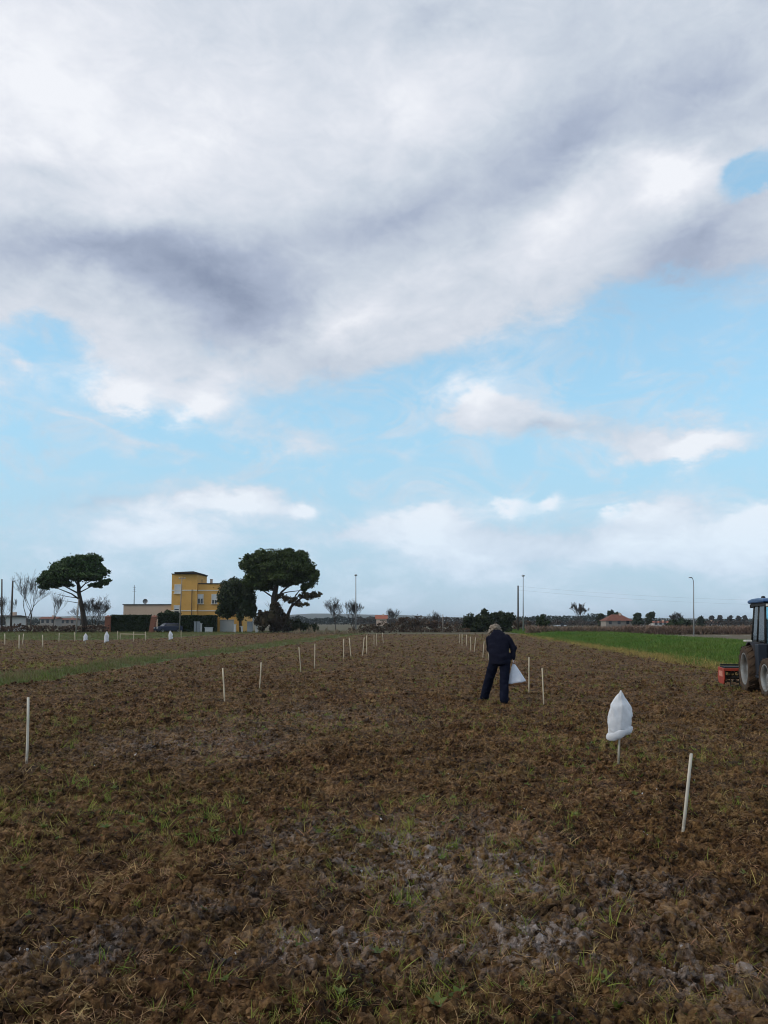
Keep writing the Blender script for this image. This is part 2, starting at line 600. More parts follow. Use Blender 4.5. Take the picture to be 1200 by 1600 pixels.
def zone(x, y):
    """0 far ground, 1 main field, 2 left field, 3 verge, 4 grass bank, 5 brown field beyond the bank, 6 track, 7 left meadow"""
    wob = vnoise(x * 0.35, y * 0.35, 5) * 0.9 + vnoise(x * 1.7, y * 1.7, 6) * 0.5
    o = x - ROW * y + wob
    yy = y + wob * 1.2
    z = np.zeros(x.shape, dtype=np.int8)
    z[(o > -10.9) & (o < 9.2) & (yy < 98)] = 1
    z[(o <= -10.9) & (o > -13.0) & (yy < 104)] = 3
    z[(o >= 9.2) & (o < 22.3) & (yy < 150)] = 4
    z[(o >= 22.3) & (yy < 150)] = 5
    z[(o >= 24) & (yy > 85.0) & (yy < 87.2)] = 6
    lf = 66 + 54 * sstep(x, -24, -15)
    z[(o <= -13.0) & (yy < lf)] = 2
    z[(o <= -13.0) & (yy >= lf) & (yy < 130)] = 7
    return z


def relief(x, y):
    o = x - ROW * y
    soil = (sstep(o, -11.6, -10.4) * (1 - sstep(o, 8.8, 9.8))) * (1 - sstep(y, 96, 100)) + (1 - sstep(o, -14, -13)) * 0.8 * (1 - sstep(y, 64, 70) * (1 - sstep(x, -24, -15)))
    qx, qy = x + 0.05 * vnoise(x * 9, y * 9, 31), y + 0.05 * vnoise(x * 9, y * 9, 32)
    h = 0.055 * vnoise(x * 0.9, y * 0.9, 1) + 0.05 * vnoise(x * 2.6, y * 2.6, 2)
    patch = 0.55 + 0.9 * (vnoise(x * 1.3, y * 1.3, 9) + 0.5)
    h = h + patch * (0.034 * worley(qx / 0.13, qy / 0.13, 11) + 0.030 * worley(qx / 0.062, qy / 0.062, 14)) + 0.018 * worley(qx / 0.03, qy / 0.03, 17)
    h = h + 0.024 * vnoise(x * 26, y * 26, 20) + 0.017 * vnoise(x * 62, y * 62, 21)
    # tilled in passes: very shallow lands along the row direction
    h = h + 0.018 * np.sin(o * 2 * np.pi / 1.75 + 1.2 * vnoise(x * 0.1, y * 0.25, 3))
    grass = 0.07 * vnoise(x * 0.5, y * 0.5, 40) + 0.06 * vnoise(x * 2.2, y * 2.2, 41) + 0.03 * vnoise(x * 7, y * 7, 42)
    bank = 0.22 * sstep(o, 9.2, 13) * (1 - sstep(o, 18, 23)) - 0.28 * np.exp(-((o - 16.2) / 0.35) ** 2 - ((y - 62) / 9) ** 2)
    z = soil * h + (1 - np.clip(soil, 0, 1)) * (grass + bank + 0.03)
    z = z + 0.07 * np.exp(-((x - 8.0) / 1.6) ** 2 - ((y - 15.5) / 1.4) ** 2)
    return z - 0.02


def height(x, y):
    return float(relief(np.array([float(x)]), np.array([float(y)]))[0])


# fan-shaped sheet, finest at the feet of the viewer, cut into the pieces of land it shows
rows = [2.0]
while rows[-1] < 150:
    rows.append(rows[-1] + 0.009 + 0.0056 * (rows[-1] - 2.0))
ys = np.array(rows)
us = np.linspace(-0.72, 0.72, 880)
YY, UU = np.meshgrid(ys, us, indexing='ij')
rj = (rng.random(YY.shape) - 0.5)
XX = UU * (YY + 2.2)
ZZ = relief(XX, YY)
NR, NC = YY.shape
idx = np.arange(NR * NC).reshape(NR, NC)
quads = np.stack([idx[:-1, :-1], idx[:-1, 1:], idx[1:, 1:], idx[1:, :-1]], axis=-1).reshape(-1, 4)
V = np.stack([XX, YY, ZZ], axis=-1).reshape(-1, 3)
zq = zone(V[quads[:, 0], 0] * 0.5 + V[quads[:, 2], 0] * 0.5, V[quads[:, 0], 1] * 0.5 + V[quads[:, 2], 1] * 0.5)
for k, (nm, mm) in {0: ('far_ground', FARGROUND), 1: ('ploughed_field', SOIL), 2: ('ploughed_field', SOIL), 3: ('grass_verge', VERGE), 4: ('grass_field', TURF),
                    5: ('brown_field', BROWNFIELD), 6: ('path', mat('pale_track', (0.30, 0.28, 0.23), 0.9, 0.3, 1.0)), 7: ('meadow', VERGE)}.items():
    q = quads[zq == k]
    if not len(q):
        continue
    used, inv = np.unique(q, return_inverse=True)
    o = link(nm, mesh_np(nm, V[used], inv.reshape(-1, 4), smooth=False), mm)
    tag(o, kind='structure')
# the plain beyond, out to the horizon
g = MB()
B = 6000.0
g.add([(-B, -300, -0.14), (B, -300, -0.14), (B, B, -0.14), (-B, B, -0.14)], [(0, 1, 2, 3)])
tag(g.build('ground', FARGROUND), kind='structure')

# ------------------------------------------------------------------ scatter: crumbs, straw, seedlings, grass
def proto(name, V, F, m, smooth=False):
    me = mesh_np(name, V, F, smooth)
    me.materials.append(m)
    return bpy.data.objects.new(name, me)


def scatter(name, pts, rot, scl, pick, protos, label=None, parent=None):
    """one 'stuff' object: points carrying instances of a few small meshes"""
    n = len(pts)
    me = bpy.data.meshes.new(name)
    me.vertices.add(n)
    me.vertices.foreach_set('co', np.asarray(pts, dtype=np.float32).ravel())
    me.attributes.new('rot', 'FLOAT_VECTOR', 'POINT').data.foreach_set('vector', np.asarray(rot, dtype=np.float32).ravel())
    me.attributes.new('scl', 'FLOAT_VECTOR', 'POINT').data.foreach_set('vector', np.asarray(scl, dtype=np.float32).ravel())
    me.attributes.new('pick', 'INT', 'POINT').data.foreach_set('value', np.asarray(pick, dtype=np.int32))
    o = link(name, me, None, parent)
    src = bpy.data.collections.new(name + '_pieces')
    for p in protos:
        src.objects.link(p)
    ng = bpy.data.node_groups.new(name, 'GeometryNodeTree')
    ng.interface.new_socket('Geometry', in_out='INPUT', socket_type='NodeSocketGeometry')
    ng.interface.new_socket('Geometry', in_out='OUTPUT', socket_type='NodeSocketGeometry')
    N = ng.nodes.new
    gi, go = N('NodeGroupInput'), N('NodeGroupOutput')
    ci = N('GeometryNodeCollectionInfo')
    ci.inputs['Collection'].default_value = src
    ci.inputs['Separate Children'].default_value = True
    ci.inputs['Reset Children'].default_value = True
    ip = N('GeometryNodeInstanceOnPoints')
    ip.inputs['Pick Instance'].default_value = True
    at = {}
    for k, t in (('rot', 'FLOAT_VECTOR'), ('scl', 'FLOAT_VECTOR'), ('pick', 'INT')):
        a = N('GeometryNodeInputNamedAttribute')
        a.data_type = t
        a.inputs['Name'].default_value = k
        at[k] = a.outputs['Attribute']
    er = N('FunctionNodeEulerToRotation')
    L = ng.links.new
    L(at['rot'], er.inputs[0])
    L(gi.outputs[0], ip.inputs['Points'])
    L(ci.outputs[0], ip.inputs['Instance'])
    L(at['pick'], ip.inputs['Instance Index'])
    L(er.outputs[0], ip.inputs['Rotation'])
    L(at['scl'], ip.inputs['Scale'])
    L(ip.outputs[0], go.inputs[0])
    md = o.modifiers.new('scatter', 'NODES')
    md.node_group = ng
    tag(o, label=label, kind='stuff')
    return o


def ico(sub):
    bm = bmesh.new()
    bmesh.ops.create_icosphere(bm, subdivisions=sub, radius=1.0)
    V = np.array([v.co[:] for v in bm.verts])
    F = np.array([[v.index for v in f.verts] for f in bm.faces])
    bm.free()
    return V, F


from mathutils import noise as mnoise
ICO2 = ico(2)
clods = []
for k in range(8):
    V0, F0 = ICO2
    D0 = np.array([1 + 0.62 * mnoise.noise(Vector(v) * 1.5 + Vector((k * 9.1, 0, 0))) + 0.55 * mnoise.noise(Vector(v) * 3.4 + Vector((0, k * 5.3, 0))) + 0.35 * mnoise.noise(Vector(v) * 7.5 + Vector((k * 2.3, 0, 0))) for v in V0])
    sq = np.array([1.0, 0.7 + 0.3 * random.random(), 0.55 + 0.25 * random.random()])
    clods.append(proto('clod', V0 * D0[:, None] * sq, F0, SOIL, smooth=False))


def blade(V, F, base, yaw, length, width, lean, droop, seg=4, twist=0.0):
    """one curved tapering leaf appended to V, F lists"""
    b0 = len(V)
    d = np.array([math.cos(yaw), math.sin(yaw), 0.0])
    s = np.array([-d[1], d[0], 0.0])
    p = np.array(base, dtype=float)
    ang = lean
    for i in range(seg + 1):
        t = i / seg
        wd = width * (1 - t) ** 0.7 * (0.6 + 0.8 * min(1, t * 3)) if i < seg else 0.0004
        V.append(p - s * wd * 0.5)
        V.append(p + s * wd * 0.5)
        p = p + (d * math.sin(ang) + np.array([0, 0, 1.0]) * math.cos(ang)) * (length / seg)
        ang += droop / seg
    for i in range(seg):
        q = b0 + 2 * i
        F.append((q, q + 1, q + 3, q + 2))


GREEN = leaf_mat('field_grass', (0.105, 0.185, 0.022), (0.230, 0.230, 0.045), 0.55, 0.3, 0.3, 1.3)
YELLOW = leaf_mat('yellow_grass', (0.36, 0.275, 0.085), (0.22, 0.20, 0.055), 0.6, 0.3, 0.3, 1.3)
STRAW = leaf_mat('straw', (0.36, 0.24, 0.105), (0.085, 0.046, 0.018), 0.7, 0.1, 0.35, 3.0)
BANKG = leaf_mat('bank_grass', (0.050, 0.138, 0.014), (0.105, 0.155, 0.028), 0.6, 0.25, 0.3, 0.18)
VERGEG = leaf_mat('verge_grass', (0.095, 0.115, 0.034), (0.165, 0.130, 0.065), 0.7, 0.25, 0.3, 0.4)
WEED = leaf_mat('weed_leaf', (0.060, 0.105, 0.020), (0.110, 0.130, 0.028), 0.5, 0.25, 0.2, 2.0)


def tuft(n, l0, l1, wd, lean, m, name, spread=0.03, droop=1.2):
    V1, F1 = [], []
    for i in range(n):
        a = random.uniform(0, 6.283)
        r = spread * math.sqrt(random.random())
        blade(V1, F1, (r * math.cos(a), r * math.sin(a), -0.01), random.uniform(0, 6.283), random.uniform(l0, l1), wd * random.uniform(0.7, 1.3), random.uniform(0.05, lean), random.uniform(0.2, droop))
    return proto(name, np.array(V1), F1, m)


def fibres(n, l0, l1, wd, m, name):
    """a loose mat of stalks and roots lying on the soil"""
    V1, F1 = [], []
    for i in range(n):
        a = random.uniform(0, 6.283)
        r = 0.05 * random.random()
        blade(V1, F1, (r * math.cos(a), r * math.sin(a), 0.002 + 0.012 * random.random()), random.uniform(0, 6.283), random.uniform(l0, l1), wd * random.uniform(0.6, 1.4), random.uniform(0.9, 1.5), random.uniform(-0.3, 1.0), 3)
    return proto(name, np.array(V1), F1, m)


def rosette(n, l, m, name):
    V1, F1 = [], []
    for i in range(n):
        blade(V1, F1, (0, 0, 0.0), 6.283 * i / n + random.uniform(-0.3, 0.3), l * random.uniform(0.6, 1.1), l * 0.42, random.uniform(0.7, 1.15), random.uniform(0.2, 0.7), 4)
    return proto(name, np.array(V1), F1, m)


def field_points(n, y0, y1, p, umax=0.66, patch=None, zones=(1,), seed=0):
    r = np.random.default_rng(seed)
    outp = []
    got = 0
    q = 1 - p
    while got < n:
        k = n * 3
        y = (y0 ** q + r.random(k) * (y1 ** q - y0 ** q)) ** (1 / q)
        x = (r.random(k) * 2 - 1) * umax * (y + 1.6)
        ok = np.isin(zone(x, y), zones)
        if patch is not None:
            ok &= r.random(k) < patch(x, y)
        outp.append(np.stack([x[ok], y[ok]], 1))
        got += ok.sum()
    pts = np.concatenate(outp)[:n]
    return np.column_stack([pts, relief(pts[:, 0], pts[:, 1])]), r


def spread_rot(r, n, tilt=0.0):
    return np.column_stack([r.normal(0, tilt, n) if tilt else np.zeros(n), r.normal(0, tilt, n) if tilt else np.zeros(n), r.random(n) * 6.283])


def sc3(s, r, v=0.2):
    return np.stack([s * (1 + r.normal(0, v, len(s))), s * (1 + r.normal(0, v, len(s))), s * (1 + r.normal(0, v, len(s)))], 1).clip(0.002)


# crumbs and clods of earth lying on the tilth
n = 120000
pts, r = field_points(n, 2.3, 110, 1.15, zones=(1, 2), seed=1, patch=lambda x, y: 0.35 + 0.65 * sstep(vnoise(x * 1.1, y * 1.1, 60), -0.2, 0.25))
s = np.exp(r.normal(math.log(0.011), 0.6, n)).clip(0.005, 0.042) * (1 + 0.014 * pts[:, 1])
pts[:, 2] += s * 0.15
scatter('soil_crumbs', pts, r.random((n, 3)) * 6.283, sc3(s, r), r.integers(0, len(clods), n), clods)

# bits of white lime on the pale crust
CHALK = mat('lime_bits', (0.66, 0.66, 0.68), 0.85, 0.3, 30)
lime = [proto('lime_bit', np.array([v.co[:] for v in c_.data.vertices]) * np.array([1, 1, 0.6]), np.array([p.vertices[:] for p in c_.data.polygons]), CHALK) for c_ in clods[:3]]
n = 130
pts, r = field_points(n, 2.6, 9, 0.6, 0.5, zones=(1,), seed=9, patch=lambda x, y: sstep(vnoise(x * 1.6, y * 1.6, 68) + 0.7 * vnoise(x * 6, y * 6, 69), 0.22, 0.5))
pts[:, 2] += 0.012
s = np.exp(r.normal(math.log(0.0048), 0.55, n)).clip(0.002, 0.018)
scatter('lime_bits', pts, r.random((n, 3)) * 6.283, sc3(s, r, 0.3), r.integers(0, 3, n), lime)

# chopped straw and roots
mats_f = [fibres(9, 0.04, 0.11, 0.0032, STRAW, 'straw_mat') for _ in range(4)] + [fibres(5, 0.06, 0.14, 0.0035, STRAW, 'straw_mat') for _ in range(3)] + [fibres(16, 0.03, 0.07, 0.0026, STRAW, 'straw_mat') for _ in range(2)]
n = 26000
pts, r = field_points(n, 2.3, 95, 0.80, zones=(1, 2), seed=2, patch=lambda x, y: 0.25 + 0.75 * sstep(vnoise(x * 1.9, y * 1.9, 61), -0.1, 0.3))
s = (0.35 + 0.5 * r.random(n)) * (1 + 0.02 * pts[:, 1])
pts[:, 2] += 0.006
scatter('straw_litter', pts, spread_rot(r, n, 0.25), sc3(s, r, 0.1), r.integers(0, len(mats_f), n), mats_f)


def weedy(x, y):
    a = sstep(vnoise(x * 0.33, y * 0.33, 62) + 0.6 * vnoise(x * 1.4, y * 1.4, 63) + 0.4 * vnoise(x * 4, y * 4, 66), 0.02, 0.42)
    return 0.16 + 0.84 * a


tufts = [tuft(9, 0.05, 0.14, 0.0045, 0.9, GREEN, 'grass_tuft') for _ in range(4)] + [tuft(14, 0.06, 0.18, 0.0045, 1.1, GREEN, 'grass_tuft', 0.05, 1.7) for _ in range(3)] \
    + [tuft(8, 0.06, 0.16, 0.004, 1.2, YELLOW, 'dry_tuft', 0.04, 1.6) for _ in range(6)]
n = 17000
pts, r = field_points(n, 2.3, 95, 0.30, zones=(1,), seed=3, patch=weedy)
s = (0.24 + 0.62 * r.random(n) ** 2.2) * (1 + 0.012 * pts[:, 1])
scatter('field_grass', pts, spread_rot(r, n, 0.45), sc3(s, r, 0.12), r.integers(0, len(tufts), n), tufts)

ros = [rosette(7, 0.07, WEED, 'weed_rosette'), rosette(9, 0.055, WEED, 'weed_rosette'), rosette(5, 0.09, WEED, 'weed_rosette')]
n = 900
pts, r = field_points(n, 2.3, 30, 0.7, zones=(1,), seed=4, patch=weedy)
s = 0.25 + 0.45 * r.random(n)
pts[:, 2] += 0.005
scatter('broadleaf_weeds', pts, spread_rot(r, n, 0.3), sc3(s, r, 0.1), r.integers(0, 3, n), ros)

# grass on the bank, the verge and the meadow
bk = [tuft(16, 0.07, 0.2, 0.012, 0.8, BANKG, 'bank_tuft', 0.16) for _ in range(5)]
n = 26000
pts, r = field_points(n, 20, 140, 0.9, 0.62, zones=(4,), seed=5)
s = (0.55 + 0.6 * r.random(n)) * (1 + 0.008 * pts[:, 1])
scatter('bank_grass', pts, spread_rot(r, n, 0.1), sc3(s, r, 0.15), r.integers(0, 5, n), bk)
vg = [tuft(14, 0.08, 0.26, 0.010, 0.8, VERGEG, 'verge_tuft', 0.14) for _ in range(4)] + [tuft(14, 0.08, 0.24, 0.010, 0.8, BANKG, 'verge_tuft', 0.14)]
n = 12000
pts, r = field_points(n, 17, 128, 0.9, 0.66, zones=(3, 7), seed=6)
s = (0.45 + 0.5 * r.random(n)) * (1 + 0.006 * pts[:, 1])
scatter('verge_grass', pts, spread_rot(r, n, 0.15), sc3(s, r, 0.2), r.integers(0, 5, n), vg)
# dry rim where the plough stopped, and thin weeds in the other field
n = 2600
pts, r = field_points(n, 18, 95, 0.6, 0.62, zones=(1, 4), seed=7, patch=lambda x, y: np.exp(-((x - ROW * y - 9.1) / 0.5) ** 2))
scatter('dry_rim_grass', pts, spread_rot(r, n, 0.3), sc3(0.7 + 0.6 * r.random(n), r), r.integers(0, 4, n), [tuft(12, 0.08, 0.22, 0.010, 1.1, YELLOW, 'rim_tuft', 0.12, 1.5) for _ in range(4)])
n = 2500
pts, r = field_points(n, 25, 120, 0.9, 0.66, zones=(2,), seed=8, patch=weedy)
scatter('left_field_weeds', pts, spread_rot(r, n, 0.3), sc3(0.8 + 0.8 * r.random(n), r), r.integers(0, len(tufts), n), [t.copy() for t in tufts])

# ------------------------------------------------------------------ stakes and bags
def stake_mat(name, c1, c2):
    m, b, p, o = material(name)
    t = b.n('ShaderNodeTexCoord').outputs['Object']
    mp_ = b.n('ShaderNodeMapping')
    b.l(t, mp_.inputs[0])
    mp_.inputs['Scale'].default_value = (60, 60, 5)
    g_ = b.noise(mp_.outputs[0], 1.0, 5, 0.6)
    c = b.mix(b.mapr(g_, 0.3, 0.7), c1, c2)
    sx_ = b.n('ShaderNodeSeparateXYZ')
    b.l(t, sx_.inputs[0])
    mud = b.m('MULTIPLY', b.mapr(b.m('ADD', sx_.outputs[2], b.m('MULTIPLY', b.noise(t, 45, 4, 0.7), 0.16)), 0.08, 0.24, 0.9, 0.0), b.mapr(b.noise(t, 30, 4, 0.7), 0.35, 0.6))
    c = b.mix(mud, c, (0.10, 0.060, 0.030))
    c = b.mix(b.mapr(b.noise(t, 22, 3, 0.6), 0.62, 0.72, 0, 0.45), c, (0.22, 0.17, 0.11))
    hs = b.n('ShaderNodeHueSaturation')
    b.l(c, hs.inputs['Color'])
    b.l(b.mapr(b.n('ShaderNodeObjectInfo').outputs['Random'], 0, 1, 0.78, 1.05), hs.inputs['Value'])
    b.l(hs.outputs[0], p.inputs['Base Color'])
    p.inputs['Roughness'].default_value = 0.75
    return m


WOOD = stake_mat('pale_wood', (0.60, 0.52, 0.39), (0.47, 0.39, 0.27))
WOODW = stake_mat('weathered_white_wood', (0.62, 0.585, 0.51), (0.50, 0.46, 0.38))


def stake(bx, by, tx, ty, label, group=None, rad=0.0125, m=None, lean=0.0):
    """round stake from its foot (bx, by) to its top (tx, ty), both measured on the photograph"""
    X, Y = G(bx, by)
    x2, z2 = AT(tx, ty, Y + lean)
    z0 = height(X, Y)
    b = MB()
    k = [0, 0.33, 0.66, 1]
    H = z2 - z0
    bend = random.uniform(-0.006, 0.006)
    pts = [(0, 0, -0.12)] + [((x2 - X) * t + bend * math.sin(t * 3.14), lean * t, H * t) for t in k]
    rr = [rad] * 4 + [rad * 0.97]
    b.tube(pts, rr, 10, smooth=True)
    b.tube([((x2 - X), lean, H), ((x2 - X), lean, H + 0.003)], [rad * 0.97, rad * 0.8], 10)
    o = b.build('wooden_stake', m or WOOD, loc=(X, Y, z0))
    return tag(o, label, 'stake', group)


stake(41.5, 1195, 44, 1090, 'tall pale stake standing alone at the start of the verge side row', None, 0.0135, WOODW)
stake(1067, 1308, 1080, 1178, 'pale stake leaning over, in the loose soil before the bagged stake', None, 0.0115, WOODW)
GL = 'stakes in the row on the verge side'
ORD = ('second', 'third', 'fourth', 'fifth', 'sixth', 'seventh', 'eighth', 'ninth', 'tenth', 'eleventh', 'twelfth')
for k, q in enumerate(((351, 1097, 348, 1044), (405.5, 1077, 408, 1035), (470, 1053, 467, 1011), (491, 1047, 492, 1006), (537, 1029.5, 537, 998.5), (548.5, 1027, 545.5, 996.5), (566.5, 1024, 569, 996), (573, 1021, 573, 993),
          (584.5, 1012, 584.5, 992), (588.5, 1010, 588, 990), (599, 1006.5, 597.5, 988.5))):
    stake(*q, ORD[k] + ' stake of the verge-side row, counted from the tall lone stake', GL, 0.014 if q[1] > 1030 else 0.018)
GR = 'stakes in the row towards the bank'
stake(849.5, 1101.5, 847, 1044, 'thin pale stake nearer the bagged stake of the pair beside the person', None, 0.012)
stake(826.5, 1083, 826.5, 1027, 'thin pale stake next to the white sack the person carries', None, 0.0135)
for k, q in enumerate(((781.5, 1054, 781.5, 1012), (763, 1032, 764, 1003), (754.5, 1028, 756.5, 1002), (766, 1027, 765, 1000), (741, 1020, 743, 996), (735.5, 1018, 735, 995), (729, 1011, 729, 991.5), (722, 1010, 722, 991), (718, 1006, 717.5, 991))):
    stake(*q, ('first',) [0] + ' stake in the row beyond the stooping person' if k == 0 else ORD[k - 1] + ' stake in the row beyond the stooping person, counted from the person', GR, 0.016 if q[1] > 1025 else 0.019)
GF = 'stakes in the field before the yellow house'
LF = 'short pale stake in the tilled field before the yellow house'
for q in ((7.5, 1008, 7.5, 990), (29.5, 1015, 30, 992), (35, 1008, 37, 990), (66.5, 1012.5, 66.5, 992), (92, 1004, 92.5, 989), (117, 1002, 117, 988), (184, 1001, 184, 986), (208.5, 1003, 209, 987), (227, 1002, 227, 987), (283, 998, 283, 985)):
    stake(*q, LF, GF, 0.03)
rl = MB()
xa, ya = G(186, 1001)
xb, yb = G(226, 1002)
rl.tube([(0, 0, 0.55), (xb - xa, yb - ya, 0.55)], 0.03, 8)
rl.tube([(0, 0, -0.1), (0, 0, 0.58)], 0.028, 8)
rl.tube([(xb - xa, yb - ya, -0.1), (xb - xa, yb - ya, 0.58)], 0.028, 8)
tag(rl.build('wooden_rail', WOOD, loc=(xa, ya + 0.25, 0.0)), 'low pale rail lying across short posts before the clipped hedge', 'rail')


def cloth_mat(name, col, trans=0.35):
    m, b, p, o = material(name)
    t = b.n('ShaderNodeTexCoord').outputs['Object']
    f = b.noise(t, 14, 4, 0.6)
    c = b.mix(b.mapr(f, 0.35, 0.7), col, tuple(q * 0.86 for q in col))
    b.l(c, p.inputs['Base Color'])
    p.inputs['Roughness'].default_value = 0.85
    p.inputs['Specular IOR Level'].default_value = 0.15
    bp = b.n('ShaderNodeBump')
    bp.inputs['Strength'].default_value = 0.5
    bp.inputs['Distance'].default_value = 0.01
    b.l(b.noise(t, 16, 4, 0.6, 0.6), bp.inputs['Height'])
    b.l(bp.outputs[0], p.inputs['Normal'])
    tr = b.n('ShaderNodeBsdfTranslucent')
    b.l(c, tr.inputs[0])
    mx = b.n('ShaderNodeMixShader')
    mx.inputs[0].default_value = trans
    b.l(p.outputs[0], mx.inputs[1])
    b.l(tr.outputs[0], mx.inputs[2])
    b.l(mx.outputs[0], o.inputs[0])
    return m


FLEECE = cloth_mat('white_fleece', (0.90, 0.92, 0.96), 0.45)


def bag_mesh(prof, n=40, pleat=0.05, seed=0):
    """cloth hood: prof = (z, half width, half depth, x shift); ridge along the stick in the middle"""
    b = MB()
    V, F = [], []
    for i, (z, wx, wy, sx) in enumerate(prof):
        for k in range(n):
            a = 2 * math.pi * k / n
            f = 1 + pleat * math.sin(a * 5 + seed + i * 0.5) + pleat * 0.7 * math.sin(a * 9 + i * 0.9)
            r = 1 + 0.0 * z
            y = math.sin(a) * wy * f
            ridge = 0.012 * math.exp(-(math.cos(a) / 0.10) ** 2) * (1 if math.sin(a) < 0 else 0)
            V.append((sx + math.cos(a) * wx * f, y - ridge, z + 0.006 * math.sin(a * 3 + i)))
    for i in range(len(prof) - 1):
        for k in range(n):
            F.append((i * n + k, i * n + (k + 1) % n, (i + 1) * n + (k + 1) % n, (i + 1) * n + k))
    W_ = max(p[1] for p in prof)
    V = [tuple(Vector(v) + Vector((mnoise.noise(Vector(v) * (1.1 / W_) + Vector((seed, 0, 0))) * 0.07 * W_, mnoise.noise(Vector(v) * (2.2 / W_) + Vector((0, seed, 0))) * 0.06 * W_, 0)) + Vector((0.0, 0.05 * W_ * mnoise.noise(Vector((v[0], v[1], v[2] * 0.25)) * (7.0 / W_)), 0))) for v in V]
    b.add(V, F, True)
    return b


def bagged_stake(bx, by, tx, ty, wpx, lab_stake, lab_bag, cuff_px, rad=0.0115, group=None, group_b=None):
    """a stake with a white cloth hood pulled over its head"""
    X, Y = G(bx, by)
    z0 = height(X, Y)
    x2, z2 = AT(tx, ty, Y)
    xc, zc = AT(bx, cuff_px, Y)
    top = z2 - z0
    s = MB()
    s.tube([(0, 0, -0.12), ((x2 - X) * 0.5, 0, top * 0.5), ((x2 - X), 0, top - 0.012)], rad, 10)
    tag(s.build('wooden_stake', WOODW, loc=(X, Y, z0)), lab_stake, 'stake', group)
    h = top - (zc - z0)
    W = wpx / FPX * Y / 2
    ax = (x2 - X)
    zb = zc - z0
    prof = []
    tw = [(0.0, 0.86), (0.06, 0.9), (0.12, 0.92), (0.25, 0.93), (0.4, 0.97), (0.55, 0.92), (0.68, 0.74), (0.8, 0.5), (0.9, 0.27), (0.97, 0.10), (1.0, 0.03)]
    tw = [(tw[i][0] + (tw[i + 1][0] - tw[i][0]) * j / 4, tw[i][1] + (tw[i + 1][1] - tw[i][1]) * j / 4) for i in range(len(tw) - 1) for j in range(4)] + [tw[-1]]
    for t, wf in tw:
        prof.append((zb + t * h, W * wf, W * (0.42 if t < 0.7 else 0.30) * min(1, wf + 0.2), ax * (zb + t * h) / top - 0.035 * W * math.sin(t * 9)))
    root = empty('cloth_bag', (X, Y, z0))
    tag(root, lab_bag, 'bag', group_b)
    bag_mesh(prof, 44, 0.06, bx).build('hood', FLEECE, root)
    # the hem rolled up into a fat cuff, lower on one side
    c = MB()
    n, m2 = 36, 12
    V, F = [], []
    for i in range(n):
        a = 2 * math.pi * i / n
        rr = W * 0.33 * (1 + 0.12 * math.sin(3 * a + 1) + 0.08 * math.sin(7 * a))
        cxp, cyp = math.cos(a) * W * 0.74, math.sin(a) * W * 0.36
        tilt = 0.30 * math.cos(a) * W
        for j in range(m2):
            p = 2 * math.pi * j / m2
            wr = 1 + 0.10 * math.sin(4 * p + 5 * a) + 0.14 * mnoise.noise(Vector((math.cos(a) * 2.5, math.sin(a) * 2.5 + bx, p)))
            V.append((cxp + math.cos(a) * math.cos(p) * rr * wr + ax * zb / top, cyp + math.sin(a) * math.cos(p) * rr * 0.55 * wr, zb + 0.02 * W + tilt + math.sin(p) * rr * wr))
    for i in range(n):
        for j in range(m2):
            F.append((i * m2 + j, ((i + 1) % n) * m2 + j, ((i + 1) % n) * m2 + (j + 1) % m2, i * m2 + (j + 1) % m2))
    c.add(V, F, True)
    c.build('rolled_cuff', FLEECE, root)


bagged_stake(965.5, 1200, 970.5, 1079, 38, 'white stake carrying a large white cloth bag with rolled cuff', 'large white cloth bag with rolled cuff over a stake in the field', 1146, 0.0125)
GB = 'small bagged stakes before the yellow house'
for bx, by, tx, ty, wp, cu in ((133, 1007, 134, 989, 6.5, 1000), (166, 1005, 167, 986, 7.5, 1002), (267, 1001, 266, 985, 6.5, 998)):
    bagged_stake(bx, by, tx, ty, wp, 'pale stake under a small white bag before the yellow house', 'small white cloth bag on a stake before the yellow house', cu, 0.025, GB, 'small white bags before the yellow house')


# ------------------------------------------------------------------ the person stooping in the field
def loft(b, rings, n=20):
    """rings: (centre, half-axis A, half-axis B)"""
    V, F = [], []
    for c, A, Bv in rings:
        for k in range(n):
            a = 2 * math.pi * k / n
            V.append(tuple(Vector(c) + Vector(A) * math.cos(a) + Vector(Bv) * math.sin(a)))
    for i in range(len(rings) - 1):
        for k in range(n):
            F.append((i * n + k, i * n + (k + 1) % n, (i + 1) * n + (k + 1) % n, (i + 1) * n + k))
    F.append(tuple(range(n - 1, -1, -1)))
    F.append(tuple((len(rings) - 1) * n + k for k in range(n)))
    b.add(V, F, True)


def limb(b, pts, rad, n=14):
    """rounded tapering limb through joints"""
    P = [Vector(p) for p in pts]
    d0, d1 = (P[0] - P[1]).normalized(), (P[-1] - P[-2]).normalized()
    q, r2 = [], []
    for k in (0.95, 0.7, 0.35):
        q.append(P[0] + d0 * rad[0] * k)
        r2.append(rad[0] * math.sqrt(1 - k * k))
    for i in range(len(P) - 1):
        for t in (0, 0.25, 0.5, 0.75):
            q.append(P[i].lerp(P[i + 1], t))
            r2.append(rad[i] + (rad[i + 1] - rad[i]) * t)
    q.append(P[-1])
    r2.append(rad[-1])
    for k in (0.35, 0.7, 0.95):
        q.append(P[-1] + d1 * rad[-1] * k)
        r2.append(rad[-1] * math.sqrt(1 - k * k))
    b.tube(q, r2, n)


def ball(b, c, rx, ry, rz, rot=None):
    V0, F0 = ico(3)
    V1 = [Vector((v[0] * rx, v[1] * ry, v[2] * rz)) for v in V0]
    if rot is not None:
        V1 = [rot @ v for v in V1]
    b.add([tuple(v + Vector(c)) for v in V1], [tuple(f) for f in F0], True)


